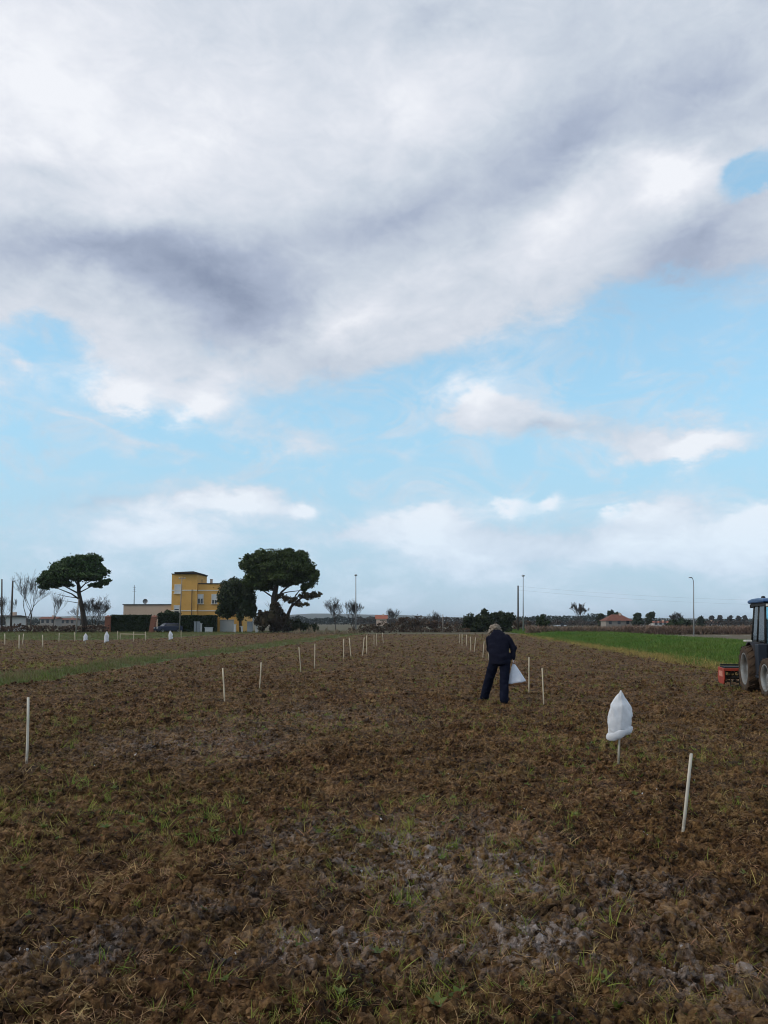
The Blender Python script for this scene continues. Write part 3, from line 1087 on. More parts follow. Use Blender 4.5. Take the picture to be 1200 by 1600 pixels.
def fuse(b, name, m, parent, voxel, smooth=3, disp=0.0, dscale=6.0):
    """melt overlapping pieces into one continuous skin"""
    me = b.mesh(name)
    tmp = bpy.data.objects.new('tmp', me)
    COL.objects.link(tmp)
    md = tmp.modifiers.new('r', 'REMESH')
    md.mode = 'VOXEL'
    md.voxel_size = voxel
    sm = tmp.modifiers.new('s', 'SMOOTH')
    sm.iterations = smooth
    sm.factor = 0.5
    dg = bpy.context.evaluated_depsgraph_get()
    me2 = bpy.data.meshes.new_from_object(tmp.evaluated_get(dg))
    bpy.data.objects.remove(tmp, do_unlink=True)
    if disp:
        co = np.empty(len(me2.vertices) * 3, dtype=np.float32)
        no = np.empty_like(co)
        me2.vertices.foreach_get('co', co)
        me2.vertices.foreach_get('normal', no)
        C3, N3 = co.reshape(-1, 3), no.reshape(-1, 3)
        d = np.array([mnoise.noise(Vector((c[0] * dscale, c[1] * dscale, c[2] * dscale * 1.6))) for c in C3])
        C3 += N3 * (d * disp)[:, None]
        me2.vertices.foreach_set('co', C3.ravel())
    me2.polygons.foreach_set('use_smooth', np.ones(len(me2.polygons), dtype=bool))
    me2.materials.clear()
    me2.materials.append(m)
    me2.update()
    me2.name = name
    return link(name, me2, None, parent)


NAVY = mat('navy_cloth', (0.006, 0.007, 0.015), 0.9, 0.3, 6, (0.010, 0.011, 0.021), bump=0.35, bscale=18, spec=0.06)
NAVY2 = mat('navy_trousers', (0.006, 0.008, 0.018), 0.9, 0.3, 6, (0.010, 0.012, 0.025), bump=0.35, bscale=14, spec=0.06)
SKIN = mat('skin', (0.50, 0.30, 0.21), 0.55, 0.15, 12)
HAIR = mat('fair_hair', (0.15, 0.115, 0.085), 0.6, 0.6, 22, (0.38, 0.32, 0.25), bump=0.6, bscale=70)
SHOE = mat('dark_shoe', (0.014, 0.013, 0.014), 0.7, 0.3, 10)

PX, PY = G(781, 1101)
person = empty('person', (PX, PY + 0.15, height(PX, PY)), R(-5))
tag(person, 'person in dark navy jacket and trousers stooping over the field, holding a sack', 'person')
S_L, S_R = (-0.145, 0.26, 1.22), (0.185, 0.21, 1.25)
E_R, W_R = (0.305, 0.14, 1.06), (0.275, 0.05, 0.875)
E_L, W_L = (-0.135, 0.44, 1.02), (-0.02, 0.60, 0.86)
H_L, K_L, A_L = (-0.075, 0.03, 0.80), (-0.165, 0.15, 0.46), (-0.255, 0.30, 0.09)
H_R, K_R, A_R = (0.130, 0.00, 0.80), (0.105, -0.06, 0.44), (0.095, -0.16, 0.08)
HEAD = Vector((-0.035, 0.42, 1.40))
hrot = Matrix.Rotation(R(-38), 3, 'X') @ Matrix.Rotation(R(12), 3, 'Y')
b = MB()
ball(b, HEAD, 0.073, 0.092, 0.112, hrot)
ball(b, HEAD + hrot @ Vector((0, 0.04, -0.075)), 0.05, 0.055, 0.05, hrot)                      # jaw
ball(b, HEAD + hrot @ Vector((0, 0.100, -0.015)), 0.013, 0.020, 0.026, hrot)                   # nose
for s in (-1, 1):
    ball(b, HEAD + hrot @ Vector((s * 0.074, 0.0, -0.01)), 0.012, 0.022, 0.032, hrot)          # ears
    ball(b, HEAD + hrot @ Vector((s * 0.030, 0.078, 0.012)), 0.018, 0.014, 0.009, hrot)        # brows and lids
ball(b, HEAD + hrot @ Vector((0, 0.086, -0.062)), 0.026, 0.014, 0.009, hrot)                   # lips
limb(b, [(0.0, 0.26, 1.27), (-0.04, 0.36, 1.35)], [0.058, 0.052])
loft(b, [((0.035, 0.0, 0.80), (0.14, 0, 0), (0, 0.10, 0)), ((0.03, 0.04, 0.95), (0.12, 0, 0), (0, 0.085, 0)), ((0.015, 0.14, 1.12), (0.14, 0, 0), (0, 0.09, 0)), ((0.005, 0.24, 1.26), (0.13, 0, 0), (0, 0.06, 0))])
limb(b, [S_R, E_R, W_R], [0.05, 0.04, 0.028])
limb(b, [S_L, E_L, W_L], [0.05, 0.04, 0.028])
limb(b, [H_L, K_L, A_L], [0.085, 0.055, 0.04])
limb(b, [H_R, K_R, A_R], [0.085, 0.055, 0.04])


def hand(b, wrist, down, across, curl, thumb_side):
    """palm, four unequal bent fingers closing on what they hold, thumb off the side of the palm"""
    wv, dn, ac = Vector(wrist), Vector(down).normalized(), Vector(across).normalized()
    nm = dn.cross(ac).normalized() * curl
    pc = wv + dn * 0.05
    loft(b, [(wv, ac * 0.028, nm * 0.02), (wv + dn * 0.03, ac * 0.036, nm * 0.016), (wv + dn * 0.085, ac * 0.042, nm * 0.014)], 14)
    for i, ln in enumerate((0.072, 0.082, 0.076, 0.058)):
        r0 = wv + dn * (0.075 if i < 3 else 0.068) + ac * (0.031 - 0.021 * i)
        k1 = r0 + dn * ln * 0.42 + nm * 0.012
        k2 = k1 + dn * ln * 0.10 + nm * ln * 0.36
        k3 = k2 - dn * ln * 0.20 + nm * ln * 0.12
        limb(b, [r0, k1, k2, k3], [0.0095, 0.009, 0.0085, 0.0075], 8)
    t0 = wv + dn * 0.03 + ac * 0.032 * thumb_side
    t1 = t0 + dn * 0.03 + ac * 0.022 * thumb_side + nm * 0.016
    t2 = t1 + dn * 0.026 + nm * 0.026 - ac * 0.006 * thumb_side
    limb(b, [t0, t1, t2], [0.012, 0.010, 0.009], 8)


hand(b, W_R, (0.03, -0.05, -1), (0.3, 1, 0), 1, 1)
hand(b, W_L, (0.1, 0.15, -1), (-0.2, 1, 0), -1, 1)
fuse(b, 'body', SKIN, person, 0.0075, 2)
# jacket with set-in sleeves, stand collar and loose hem
b = MB()
loft(b, [((0.035, 0.0, 0.755), (0.200, 0, 0), (0, 0.140, 0)), ((0.035, 0.01, 0.82), (0.204, 0, 0), (0, 0.145, 0)), ((0.025, 0.03, 0.92), (0.200, 0, 0), (0, 0.14, 0)), ((0.015, 0.08, 1.03), (0.198, 0, 0), (0, 0.14, 0)),
         ((0.012, 0.15, 1.14), (0.200, 0, 0), (0, 0.14, 0.01)), ((0.012, 0.20, 1.22), (0.200, 0, 0), (0, 0.13, 0.015)), ((0.018, 0.24, 1.295), (0.172, 0, 0.0), (0, 0.11, 0.02)),
         ((0.025, 0.27, 1.345), (0.125, 0, -0.01), (0, 0.09, 0.02)), ((0.015, 0.30, 1.385), (0.085, 0, -0.01), (0, 0.075, 0.02)), ((0.0, 0.33, 1.41), (0.06, 0, -0.008), (0, 0.055, 0.02))], 28)
limb(b, [S_R, E_R, W_R], [0.078, 0.064, 0.046])
limb(b, [S_L, E_L, W_L], [0.078, 0.064, 0.046])
fuse(b, 'jacket', NAVY, person, 0.011, 4, 0.014, 8)
b = MB()
loft(b, [((0.03, 0.01, 0.90), (0.165, 0, 0), (0, 0.115, 0)), ((0.032, 0.0, 0.82), (0.178, 0, 0), (0, 0.130, 0)), ((0.032, 0.0, 0.74), (0.165, 0, 0), (0, 0.12, 0))], 24)
limb(b, [H_L, K_L, (A_L[0], A_L[1], 0.10)], [0.108, 0.088, 0.084], 16)
limb(b, [H_R, K_R, (A_R[0], A_R[1], 0.10)], [0.108, 0.088, 0.086], 16)
fuse(b, 'trousers', NAVY2, person, 0.011, 4, 0.012, 9)
for (ax_, ay_, az_), dx in ((A_L, -0.10), (A_R, -0.02)):
    b = MB()
    ball(b, (ax_ + dx * 0.6, ay_ + 0.07, 0.035), 0.048, 0.125, 0.042, Matrix.Rotation(-dx * 3, 3, 'Z'))
    ball(b, (ax_, ay_, 0.055), 0.045, 0.06, 0.06)
    b.box((ax_ + dx * 0.6 - 0.04, ay_ - 0.05, -0.012), (ax_ + dx * 0.6 + 0.04, ay_ + 0.17, 0.012))
    fuse(b, 'shoe', SHOE, person, 0.009, 3)
# wavy fair hair hanging forward over the collar
b = MB()
ball(b, HEAD + hrot @ Vector((0, -0.02, 0.012)), 0.104, 0.106, 0.104, hrot)
rr = random.Random(5)
for i in range(60):
    a = rr.uniform(0.15, 2.99) + math.pi      # back and sides
    r0 = hrot @ Vector((math.cos(a) * 0.085, math.sin(a) * 0.09 + 0.01, rr.uniform(-0.04, 0.08)))
    p0 = HEAD + r0
    pts = [p0]
    for k in range(1, 5):
        pts.append(p0 + Vector((math.cos(a) * 0.012 * k + rr.uniform(-0.012, 0.012), 0.004 * k + rr.uniform(-0.016, 0.016), -0.026 * k)))
    limb(b, pts, [0.016, 0.017, 0.015, 0.012, 0.007], 8)
fuse(b, 'hair', HAIR, person, 0.008, 1, 0.028, 20)

# white sack hanging from the hand: pointed at the grip, widening to a flat foot
SACK = cloth_mat('white_sack', (0.80, 0.84, 0.92), 0.3)
sack = empty('sack', (PX, PY + 0.15, height(PX, PY)), R(-5))
tag(sack, 'white triangular cloth sack hanging from the hand of the stooping person', 'sack')
A0 = Vector((0.285, 0.045, 0.80))
b = MB()
V, F = [], []
n = 36
LV = [(0.0, 0.03), (0.08, 0.10), (0.25, 0.30), (0.5, 0.56), (0.75, 0.80), (0.92, 0.96), (1.0, 1.0)]
for i, (t, wf) in enumerate(LV):
    c = A0 + (Vector((0.345, -0.02, 0.405)) - A0) * t
    for k in range(n):
        a = 2 * math.pi * k / n
        f = 1 + 0.05 * math.sin(6 * a + t * 2) * t + 0.03 * math.sin(11 * a)
        V.append((c.x + math.cos(a) * 0.168 * wf * f, c.y + math.sin(a) * 0.075 * wf * f, c.z + math.cos(a) * 0.028 * wf))
for i in range(len(LV) - 1):
    for k in range(n):
        F.append((i * n + k, i * n + (k + 1) % n, (i + 1) * n + (k + 1) % n, (i + 1) * n + k))
F.append(tuple((len(LV) - 1) * n + k for k in range(n)))
b.add(V, F, True)
b.build('cloth', SACK, sack)
b = MB()
b.tube([A0 + Vector((0, 0, -0.03)), A0 + Vector((0, 0.0, 0.02)), A0 + Vector((0, 0.004, 0.065))], [0.012, 0.010, 0.018], 10)
b.build('gathered_neck', SACK, sack)
b = MB()
V, F = [], []
for i, (dz, wf) in enumerate(((0.006, 1.015), (-0.022, 0.98), (-0.036, 0.80))):
    for k in range(n):
        a = 2 * math.pi * k / n
        V.append((0.345 + math.cos(a) * 0.168 * wf, -0.02 + math.sin(a) * 0.075 * wf, 0.405 + dz + math.cos(a) * 0.028 * wf))
for i in range(2):
    for k in range(n):
        F.append((i * n + k, i * n + (k + 1) % n, (i + 1) * n + (k + 1) % n, (i + 1) * n + k))
F.append(tuple(2 * n + k for k in range(n)))
b.add(V, F, True)
b.build('soiled_foot', mat('soiled_cloth', (0.30, 0.16, 0.085), 0.9, 0.3, 14), sack)

# ------------------------------------------------------------------ the tractor with its rotary tiller
T_BLUE = mat('tractor_blue', (0.018, 0.085, 0.23), 0.4, 0.25, 5, spec=0.5)
T_DARK = mat('tractor_dark', (0.018, 0.024, 0.036), 0.55, 0.3, 6)
T_BLACK = mat('tractor_black', (0.012, 0.012, 0.013), 0.6, 0.3, 9)
T_TYRE = mat('muddy_tyre', (0.085, 0.052, 0.030), 0.9, 0.5, 7, (0.028, 0.022, 0.018), bump=0.5, bscale=30)
T_RIM = mat('grey_rim', (0.26, 0.29, 0.31), 0.5, 0.5, 6, (0.15, 0.125, 0.10))
T_SEAT = mat('tractor_seat', (0.03, 0.03, 0.035), 0.7)
T_RED = mat('tiller_orange', (0.42, 0.050, 0.020), 0.6, 0.5, 9, (0.24, 0.035, 0.02), spec=0.4)
T_STEEL = mat('worn_steel', (0.22, 0.19, 0.16), 0.5, 0.4, 12, metal=0.6)
T_LAMP = mat('lamp_lens', (0.75, 0.74, 0.68), 0.2, 0.1, 9, spec=0.6)


def glass_mat():
    m, b, p, o = material('cab_glass')
    p.inputs['Base Color'].default_value = (0.72, 0.86, 0.90, 1)
    p.inputs['Roughness'].default_value = 0.03
    tr = b.n('ShaderNodeBsdfTransparent')
    tr.inputs[0].default_value = (0.74, 0.92, 0.95, 1)
    gl = b.n('ShaderNodeBsdfGlossy')
    gl.inputs['Roughness'].default_value = 0.03
    fr = b.n('ShaderNodeFresnel')
    fr.inputs[0].default_value = 1.5
    mx = b.n('ShaderNodeMixShader')
    b.l(fr.outputs[0], mx.inputs[0])
    b.l(tr.outputs[0], mx.inputs[1])
    b.l(gl.outputs[0], mx.inputs[2])
    b.l(mx.outputs[0], o.inputs[0])
    return m


GLASS = glass_mat()


def wheel(parent, loc, Rr, wd, side, steer=0.0, lugs=18):
    """agricultural wheel, axle along x; side = -1/+1 tells the outer face"""
    wroot = empty('wheel', loc, steer, parent)
    b = MB()
    h = wd / 2
    rim = Rr * 0.64
    b.lathe([(rim, -h * 0.8), (rim + 0.03, -h * 0.95), (Rr * 0.86, -h * 1.0), (Rr * 0.955, -h * 0.86), (Rr * 0.965, 0), (Rr * 0.955, h * 0.86), (Rr * 0.86, h), (rim + 0.03, h * 0.95), (rim, h * 0.8), (rim - 0.005, 0), (rim, -h * 0.8)], 44, 'x')
    for i in range(lugs):
        for s in (-1, 1):
            a = 2 * math.pi * (i + (0.5 if s > 0 else 0)) / lugs
            V1 = []
            for (xx, da) in ((0.02 * s, 0.0), (h * 0.98 * s, 0.20)):
                for rr_ in (Rr * 0.94, Rr * (1.0 if abs(xx) < h * 0.5 else 0.965)):
                    for d2 in (-0.035, 0.035):
                        q = a + da + d2 / Rr
                        V1.append((xx, rr_ * math.cos(q), rr_ * math.sin(q)))
            b.add(V1, [(0, 1, 3, 2), (4, 6, 7, 5), (0, 4, 5, 1), (2, 3, 7, 6), (0, 2, 6, 4), (1, 5, 7, 3)])
    b.build('tyre', T_TYRE, wroot)
    b = MB()
    b.lathe([(rim + 0.022, h * 0.80 * side), (rim + 0.022, h * 0.90 * side), (rim - 0.012, h * 0.90 * side), (rim - 0.02, h * 0.50 * side), (rim - 0.035, -h * 0.10 * side), (rim * 0.72, -h * 0.22 * side), (rim * 0.50, h * 0.06 * side), (rim * 0.36, h * 0.10 * side), (rim * 0.34, h * 0.40 * side), (rim * 0.22, h * 0.46 * side), (0.0, h * 0.46 * side)], 40, 'x')
    b.lathe([(rim + 0.022, -h * 0.80 * side), (rim - 0.01, -h * 0.90 * side), (rim - 0.03, -h * 0.3 * side), (rim - 0.03, h * 0.45 * side)], 40, 'x')
    for i in range(8):
        q = 2 * math.pi * i / 8
        b.lathe([(0.014, h * 0.13 * side), (0.014, h * 0.24 * side), (0.0, h * 0.25 * side)], 6, 'x', at=(0, math.cos(q) * rim * 0.6, math.sin(q) * rim * 0.6))
    b.build('rim', T_RIM, wroot)
    return wroot


TX, TY = 8.72, 17.02
tr_ = empty('tractor', (TX, TY, height(8.2, 17.0) - 0.0), R(-12.7))
tag(tr_, 'small blue cab tractor with muddy tyres at the edge of the field', 'tractor')
# forward is -y in its own frame
RW, FW = 0.525, 0.405
for s in (-1, 1):
    wheel(tr_, (s * 0.60, 0, RW - 0.01), RW, 0.30, s)
    wheel(tr_, (s * 0.60, -1.62, FW + 0.02), FW, 0.24, s, R(3), 16)
b = MB()
b.box((-0.16, -1.75, 0.36), (0.16, 0.30, 0.62))
b.box((-0.22, -0.25, 0.32), (0.22, 0.28, 0.80))
b.tube([(-0.60, 0, RW - 0.01), (0.60, 0, RW - 0.01)], 0.085, 12)
b.tube([(-0.60, -1.62, FW + 0.02), (0.60, -1.62, FW + 0.02)], 0.06, 12)
b.build('chassis', T_BLACK, tr_, bevel=0.01)
b = MB()
b.prism([(-2.10, 0.62), (-2.14, 0.80), (-2.08, 1.02), (-1.2, 1.14), (-0.72, 1.16), (-0.72, 0.62)], 0, -0.26, 0.26)
b.build('bonnet', T_BLUE, tr_, bevel=0.03)
b = MB()
for i in range(9):
    b.box((-0.20, -2.150, 0.66 + i * 0.035), (0.20, -2.125, 0.68 + i * 0.035))
b.build('grille', T_BLACK, tr_)
for s in (-1, 1):
    b = MB()
    b.lathe([(0.0, -2.155), (0.05, -2.15), (0.055, -2.12)], 16, 'y', at=(s * 0.17, 0, 0.95))
    b.build('headlight', T_LAMP, tr_)
b = MB()
b.tube([(0.30, -1.05, 0.9), (0.30, -1.05, 1.7), (0.30, -1.03, 1.78)], [0.03, 0.028, 0.026], 12)
b.build('exhaust_pipe', T_BLACK, tr_)
for s in (-1, 1):                       # mudguards over the rear wheels, hanging down between the wheels
    b = MB()
    pr = []
    for i in range(13):
        a = R(200 - i * 15)
        pr.append((math.cos(a) * 0.60, RW + math.sin(a) * 0.60 - 0.0))
    inn = [(p[0] * 0.945, RW + (p[1] - RW) * 0.945) for p in pr]
    b.prism(pr + inn[::-1], 0, s * 0.44, s * 0.62)
    b.prism([(-0.60, RW - 0.12), (-0.60, 1.10), (0.46, 1.10), (0.50, RW + 0.2), (0.30, RW + 0.1), (-0.3, RW - 0.1)], 0, s * 0.42, s * 0.455)
    b.build('mudguard', mat('muddy_guard', (0.020, 0.026, 0.040), 0.7, 0.4, 4, (0.060, 0.040, 0.026)), tr_)
    b = MB()
    b.box((s * 0.44, -0.80, 0.42), (s * 0.62, -0.50, 1.08))
    b.box((s * 0.30, -0.85, 0.36), (s * 0.64, -0.55, 0.415))
    b.build('step', T_DARK, tr_, bevel=0.015)
    b = MB()
    b.box((s * 0.57, -0.10, 1.115), (s * 0.72, 0.06, 1.155))
    b.build('marker_lamp', T_LAMP, tr_, bevel=0.008)
# cab: floor pan, pillars, panes, roof
b = MB()
b.box((-0.44, -0.78, 0.66), (0.44, 0.46, 1.10))
b.build('cab_base', T_DARK, tr_, bevel=0.02)
PB = {}
for s in (-1, 1):
    for nm, y0, y1 in (('f', -0.74, -0.58), ('m', -0.06, -0.08), ('r', 0.42, 0.34)):
        PB[(s, nm)] = ((s * 0.455, y0, 1.10), (s * 0.40, y1, 1.93))
        b = MB()
        b.tube([PB[(s, nm)][0], PB[(s, nm)][1]], [0.026, 0.022], 6)
        b.build('cab_pillar', T_BLACK, tr_)
def pane(q):
    b = MB()
    q = [Vector(p) for p in q]
    nrm = (q[1] - q[0]).cross(q[3] - q[0]).normalized() * 0.004
    b.add([tuple(p - nrm) for p in q] + [tuple(p + nrm) for p in q], [(0, 3, 2, 1), (4, 5, 6, 7), (0, 1, 5, 4), (1, 2, 6, 5), (2, 3, 7, 6), (3, 0, 4, 7)])
    b.build('cab_window', GLASS, tr_)
for s in (-1, 1):
    for a, c in (('f', 'm'), ('m', 'r')):
        pane((PB[(s, a)][0], PB[(s, c)][0], PB[(s, c)][1], PB[(s, a)][1]))
for a in ('f', 'r'):
    pane((PB[(-1, a)][0], PB[(1, a)][0], PB[(1, a)][1], PB[(-1, a)][1]))
b = MB()
b.prism([(-0.80, 1.965), (-0.86, 2.00), (-0.78, 2.05), (-0.3, 2.075), (0.25, 2.07), (0.56, 2.04), (0.60, 1.995), (0.52, 1.965)], 0, -0.50, 0.50)
rf_ = b.build('cab_roof', T_BLUE, tr_, bevel=0.03)
b = MB()
b.box((-0.45, -0.70, 1.90), (0.45, 0.46, 1.966))
b.build('roof_lining', T_BLACK, rf_)
for s in (-1, 1):
    b = MB()
    b.box((s * 0.30, 0.46, 1.87), (s * 0.46, 0.52, 1.955))
    b.build('work_lamp', T_BLACK, rf_, bevel=0.008)
    b = MB()
    b.box((s * 0.30, -0.80, 1.87), (s * 0.46, -0.74, 1.955))
    b.build('work_lamp', T_BLACK, rf_, bevel=0.008)
    b = MB()
    b.box((s * 0.32, -0.806, 1.885), (s * 0.44, -0.80, 1.94))
    b.build('lamp_lens', T_LAMP, rf_)
b = MB()
b.lathe([(0.05, 2.05), (0.05, 2.09), (0.038, 2.13), (0.0, 2.14)], 16, 'z', at=(-0.22, 0.30, 0.0))
b.build('beacon', T_BLACK, rf_)
b = MB()
b.box((-0.22, -0.05, 1.06), (0.22, 0.32, 1.18))
b.box((-0.20, 0.26, 1.16), (0.20, 0.36, 1.60))
b.build('seat', T_SEAT, tr_, bevel=0.04)
b = MB()
st = [(math.cos(2 * math.pi * i / 20) * 0.19, -0.42 + math.sin(2 * math.pi * i / 20) * 0.12, 1.36 + math.sin(2 * math.pi * i / 20) * 0.12) for i in range(21)]
b.tube(st, 0.016, 8)
b.tube([(0, -0.42, 1.36), (0, -0.60, 1.05)], 0.03, 8)
b.build('steering_wheel', T_BLACK, tr_)

til = empty('rotary_tiller', (TX + 0.22 * 1.36, TY + 0.975 * 1.36, 0.0), R(-12.7))
tag(til, 'orange rotary tiller with black cover mounted behind the tractor', 'tiller')
b = MB()
b.prism([(-0.30, 0.46), (-0.28, 0.50), (0.20, 0.50), (0.46, 0.36), (0.45, 0.33), (0.18, 0.465), (-0.29, 0.43)], 0, -0.93, 0.93)
b.build('cover', T_BLACK, til)
for s in (-1, 1):
    b = MB()
    b.prism([(-0.34, 0.46), (-0.36, 0.20), (-0.28, 0.09), (0.26, 0.09), (0.36, 0.22), (0.30, 0.47)], 0, s * 0.935, s * 0.965)
    sp_ = b.build('side_plate', T_RED, til, bevel=0.006)
    b = MB()
    b.prism([(-0.22, 0.39), (-0.24, 0.26), (0.14, 0.26), (0.18, 0.39)], 0, s * 0.967, s * 0.972)
    b.build('decal', mat('pale_decal', (0.62, 0.36, 0.28), 0.6, 0.6, 30, (0.58, 0.10, 0.05)), sp_)
b = MB()
b.box((-0.934, -0.34, 0.40), (0.934, -0.27, 0.465))
b.build('cross_beam', T_RED, til, bevel=0.006)
b = MB()
b.tube([(-0.93, -0.02, 0.24), (0.93, -0.02, 0.24)], 0.045, 12)
for i in range(18):
    x = -0.86 + i * 0.101
    a = i * 1.1
    for k in range(3):
        q = a + k * 2.094
        b.box((-0.006, 0, 0.03), (0.006, 0.05, 0.21), rot=Matrix.Rotation(q, 3, 'X'), at=(x, -0.02, 0.24))
        b.box((-0.006, 0, 0.20), (0.055, 0.05, 0.212), rot=Matrix.Rotation(q, 3, 'X'), at=(x, -0.02, 0.24))
b.build('tine_rotor', T_STEEL, til)
b = MB()
for s in (-1, 1):
    b.tube([(s * 0.36, -0.28, 0.44), (s * 0.34, -0.95, 0.46)], 0.025, 8)
b.tube([(0, -0.1, 0.78), (0, -1.0, 0.80)], 0.025, 8)
b.tube([(-0.2, -0.25, 0.48), (0, -0.1, 0.80), (0.2, -0.25, 0.48)], 0.025, 8)
b.build('hitch_arms', T_RED, til)
b = MB()
b.prism([(-0.18, 0.5), (-0.15, 0.72), (0.1, 0.72), (0.14, 0.5)], 0, -0.14, 0.14)
b.build('gearbox', T_STEEL, til, bevel=0.02)
b = MB()
b.box((-0.934, 0.16, 0.505), (0.934, 0.24, 0.54))
b.build('rear_beam', T_BLACK, til, bevel=0.006)

# ------------------------------------------------------------------ vegetation builders
def leaves(blobs, per, size, seed, shell=0.55, aspect=1.6, flat=0.0):
    """many small leaf faces through a set of ellipsoids; blobs = (cx,cy,cz,rx,ry,rz[,weight])"""
    r = np.random.default_rng(seed)
    Vs = []
    for bl in blobs:
        cx, cy, cz, rx, ry, rz = bl[:6]
        n = int(per * (bl[6] if len(bl) > 6 else 1) * (rx * ry * rz) ** (2 / 3))
        d = r.normal(size=(n, 3))
        d /= np.linalg.norm(d, axis=1)[:, None]
        rad = (shell + (1 - shell) * r.random(n) ** 0.6) * (1 + 0.16 * r.normal(size=n))
        p = d * rad[:, None] * np.array([rx, ry, rz]) + np.array([cx, cy, cz])
        a = r.normal(size=(n, 3))
        a[:, 2] *= (1 - flat)
        a /= np.linalg.norm(a, axis=1)[:, None]
        q = np.cross(a, r.normal(size=(n, 3)))
        q /= np.linalg.norm(q, axis=1)[:, None]
        s = size * (0.55 + 0.9 * r.random(n))[:, None]
        a, q = a * s * aspect * 0.5, q * s * 0.5
        Vs.append(np.stack([p - a, p + q * 0.8, p + a, p - q * 0.8], 1).reshape(-1, 3))
    V1 = np.concatenate(Vs)
    return V1, np.arange(len(V1)).reshape(-1, 4)


def core(b, blobs, k=0.72):
    """uneven inner mass so that a dense crown is not seen through"""
    V0, F0 = ICO2
    for i, bl in enumerate(blobs):
        cx, cy, cz, rx, ry, rz = bl[:6]
        V1 = []
        for v in V0:
            f = k * (1 + 0.35 * mnoise.noise(Vector(v) * 2.2 + Vector((i * 3.7, cx, cz))))
            V1.append((cx + v[0] * rx * f, cy + v[1] * ry * f, cz + v[2] * rz * f))
        b.add(V1, [tuple(f) for f in F0])


def crown(name, blobs, per, size, seed, m, parent, dense=True, shell=0.55, aspect=1.6):
    V1, F1 = leaves(blobs, per, size, seed, shell, aspect)
    if dense:
        b = MB()
        core(b, blobs)
        n0 = len(V1)
        V2 = np.array(b.v)
        T = np.array(b.f)
        V1 = np.concatenate([V1, V2])
        F1 = np.concatenate([np.column_stack([F1]), np.column_stack([T, T[:, 2:3]]) + n0]) if False else F1
        me = bpy.data.meshes.new(name)
        me.from_pydata([tuple(q) for q in V1], [], [tuple(q) for q in F1] + [tuple(t + n0) for t in T])
        me.update()
    else:
        me = mesh_np(name, V1, F1)
    return link(name, me, m, parent)


PINE = leaf_mat('pine_needles', (0.024, 0.052, 0.014), (0.046, 0.078, 0.020), 0.6, 0.12, 0.3, 0.5, 0.2)
OAK = leaf_mat('holm_oak_leaves', (0.018, 0.032, 0.010), (0.034, 0.048, 0.016), 0.55, 0.12, 0.3, 0.6, 0.25)
BUSH = leaf_mat('bush_leaves', (0.014, 0.026, 0.010), (0.028, 0.040, 0.014), 0.6, 0.1, 0.3, 0.6, 0.2)
HEDGE = leaf_mat('hedge_leaves', (0.018, 0.034, 0.012), (0.030, 0.046, 0.014), 0.6, 0.12, 0.25, 0.8, 0.2)
BROWNL = leaf_mat('brown_thicket', (0.112, 0.072, 0.052), (0.075, 0.056, 0.038), 0.8, 0.1, 0.18, 0.5, 0.1)
IVY = leaf_mat('ivy_twigs', (0.050, 0.036, 0.022), (0.030, 0.034, 0.016), 0.8, 0.1, 0.35, 0.5, 0.1)
OLIVEB = leaf_mat('rusty_needles', (0.075, 0.058, 0.028), (0.045, 0.050, 0.020), 0.7, 0.1, 0.3, 0.5, 0.1)
BARK = mat('bark', (0.060, 0.045, 0.035), 0.9, 0.4, 3, (0.035, 0.028, 0.024), bump=0.8, bscale=14)
GREYBARK = mat('grey_bark', (0.085, 0.075, 0.068), 0.9, 0.4, 3, (0.055, 0.047, 0.043), bump=0.6, bscale=14)


def px_blobs(lst, Y, deep=1.0):
    out_ = []
    for q in lst:
        px, py, rx, ry = q[:4]
        x, z = AT(px, py, Y)
        k = Y / FPX
        out_.append((x, (q[4] if len(q) > 4 else 0.0), z, rx * k, max(rx, ry) * k * deep, ry * k))
    return out_


def local(blobs, X):
    return [(q[0] - X, *q[1:]) for q in blobs]


def sprays(b, pts, rads, n):
    b.tube(pts, rads, n)


def branch(b, p, d, L, rad, depth, rr, up=0.25, spread=0.55, ratio=0.72, minr=0.008, kink=0.12):
    """recursive bare branch"""
    pts = [p]
    q, v = p.copy(), d.normalized()
    seg = 3
    for i in range(seg):
        v = (v + Vector((rr.gauss(0, kink), rr.gauss(0, kink), rr.gauss(0, kink) + up * 0.12))).normalized()
        q = q + v * (L / seg)
        pts.append(q.copy())
    r1 = max(minr, rad * 0.68)
    b.tube(pts, [rad + (r1 - rad) * i / seg for i in range(seg + 1)], 5 if depth > 3 else 3, cap=False)
    if depth <= 0:
        return
    k = 2 if rr.random() < 0.45 else 3
    for i in range(k):
        ax = Vector((rr.gauss(0, 1), rr.gauss(0, 1), rr.gauss(0, 0.4)))
        ax = (ax - v * ax.dot(v)).normalized()
        nv = (v + ax * rr.uniform(spread * 0.5, spread * 1.3) + Vector((0, 0, up * 0.4))).normalized()
        branch(b, pts[-1] if i == 0 else pts[rr.choice((1, 2, 2, 3))], nv, L * ratio * rr.uniform(0.8, 1.15), r1 * (0.85 if k == 2 else 0.72), depth - 1, rr, up, spread, ratio, minr, kink)


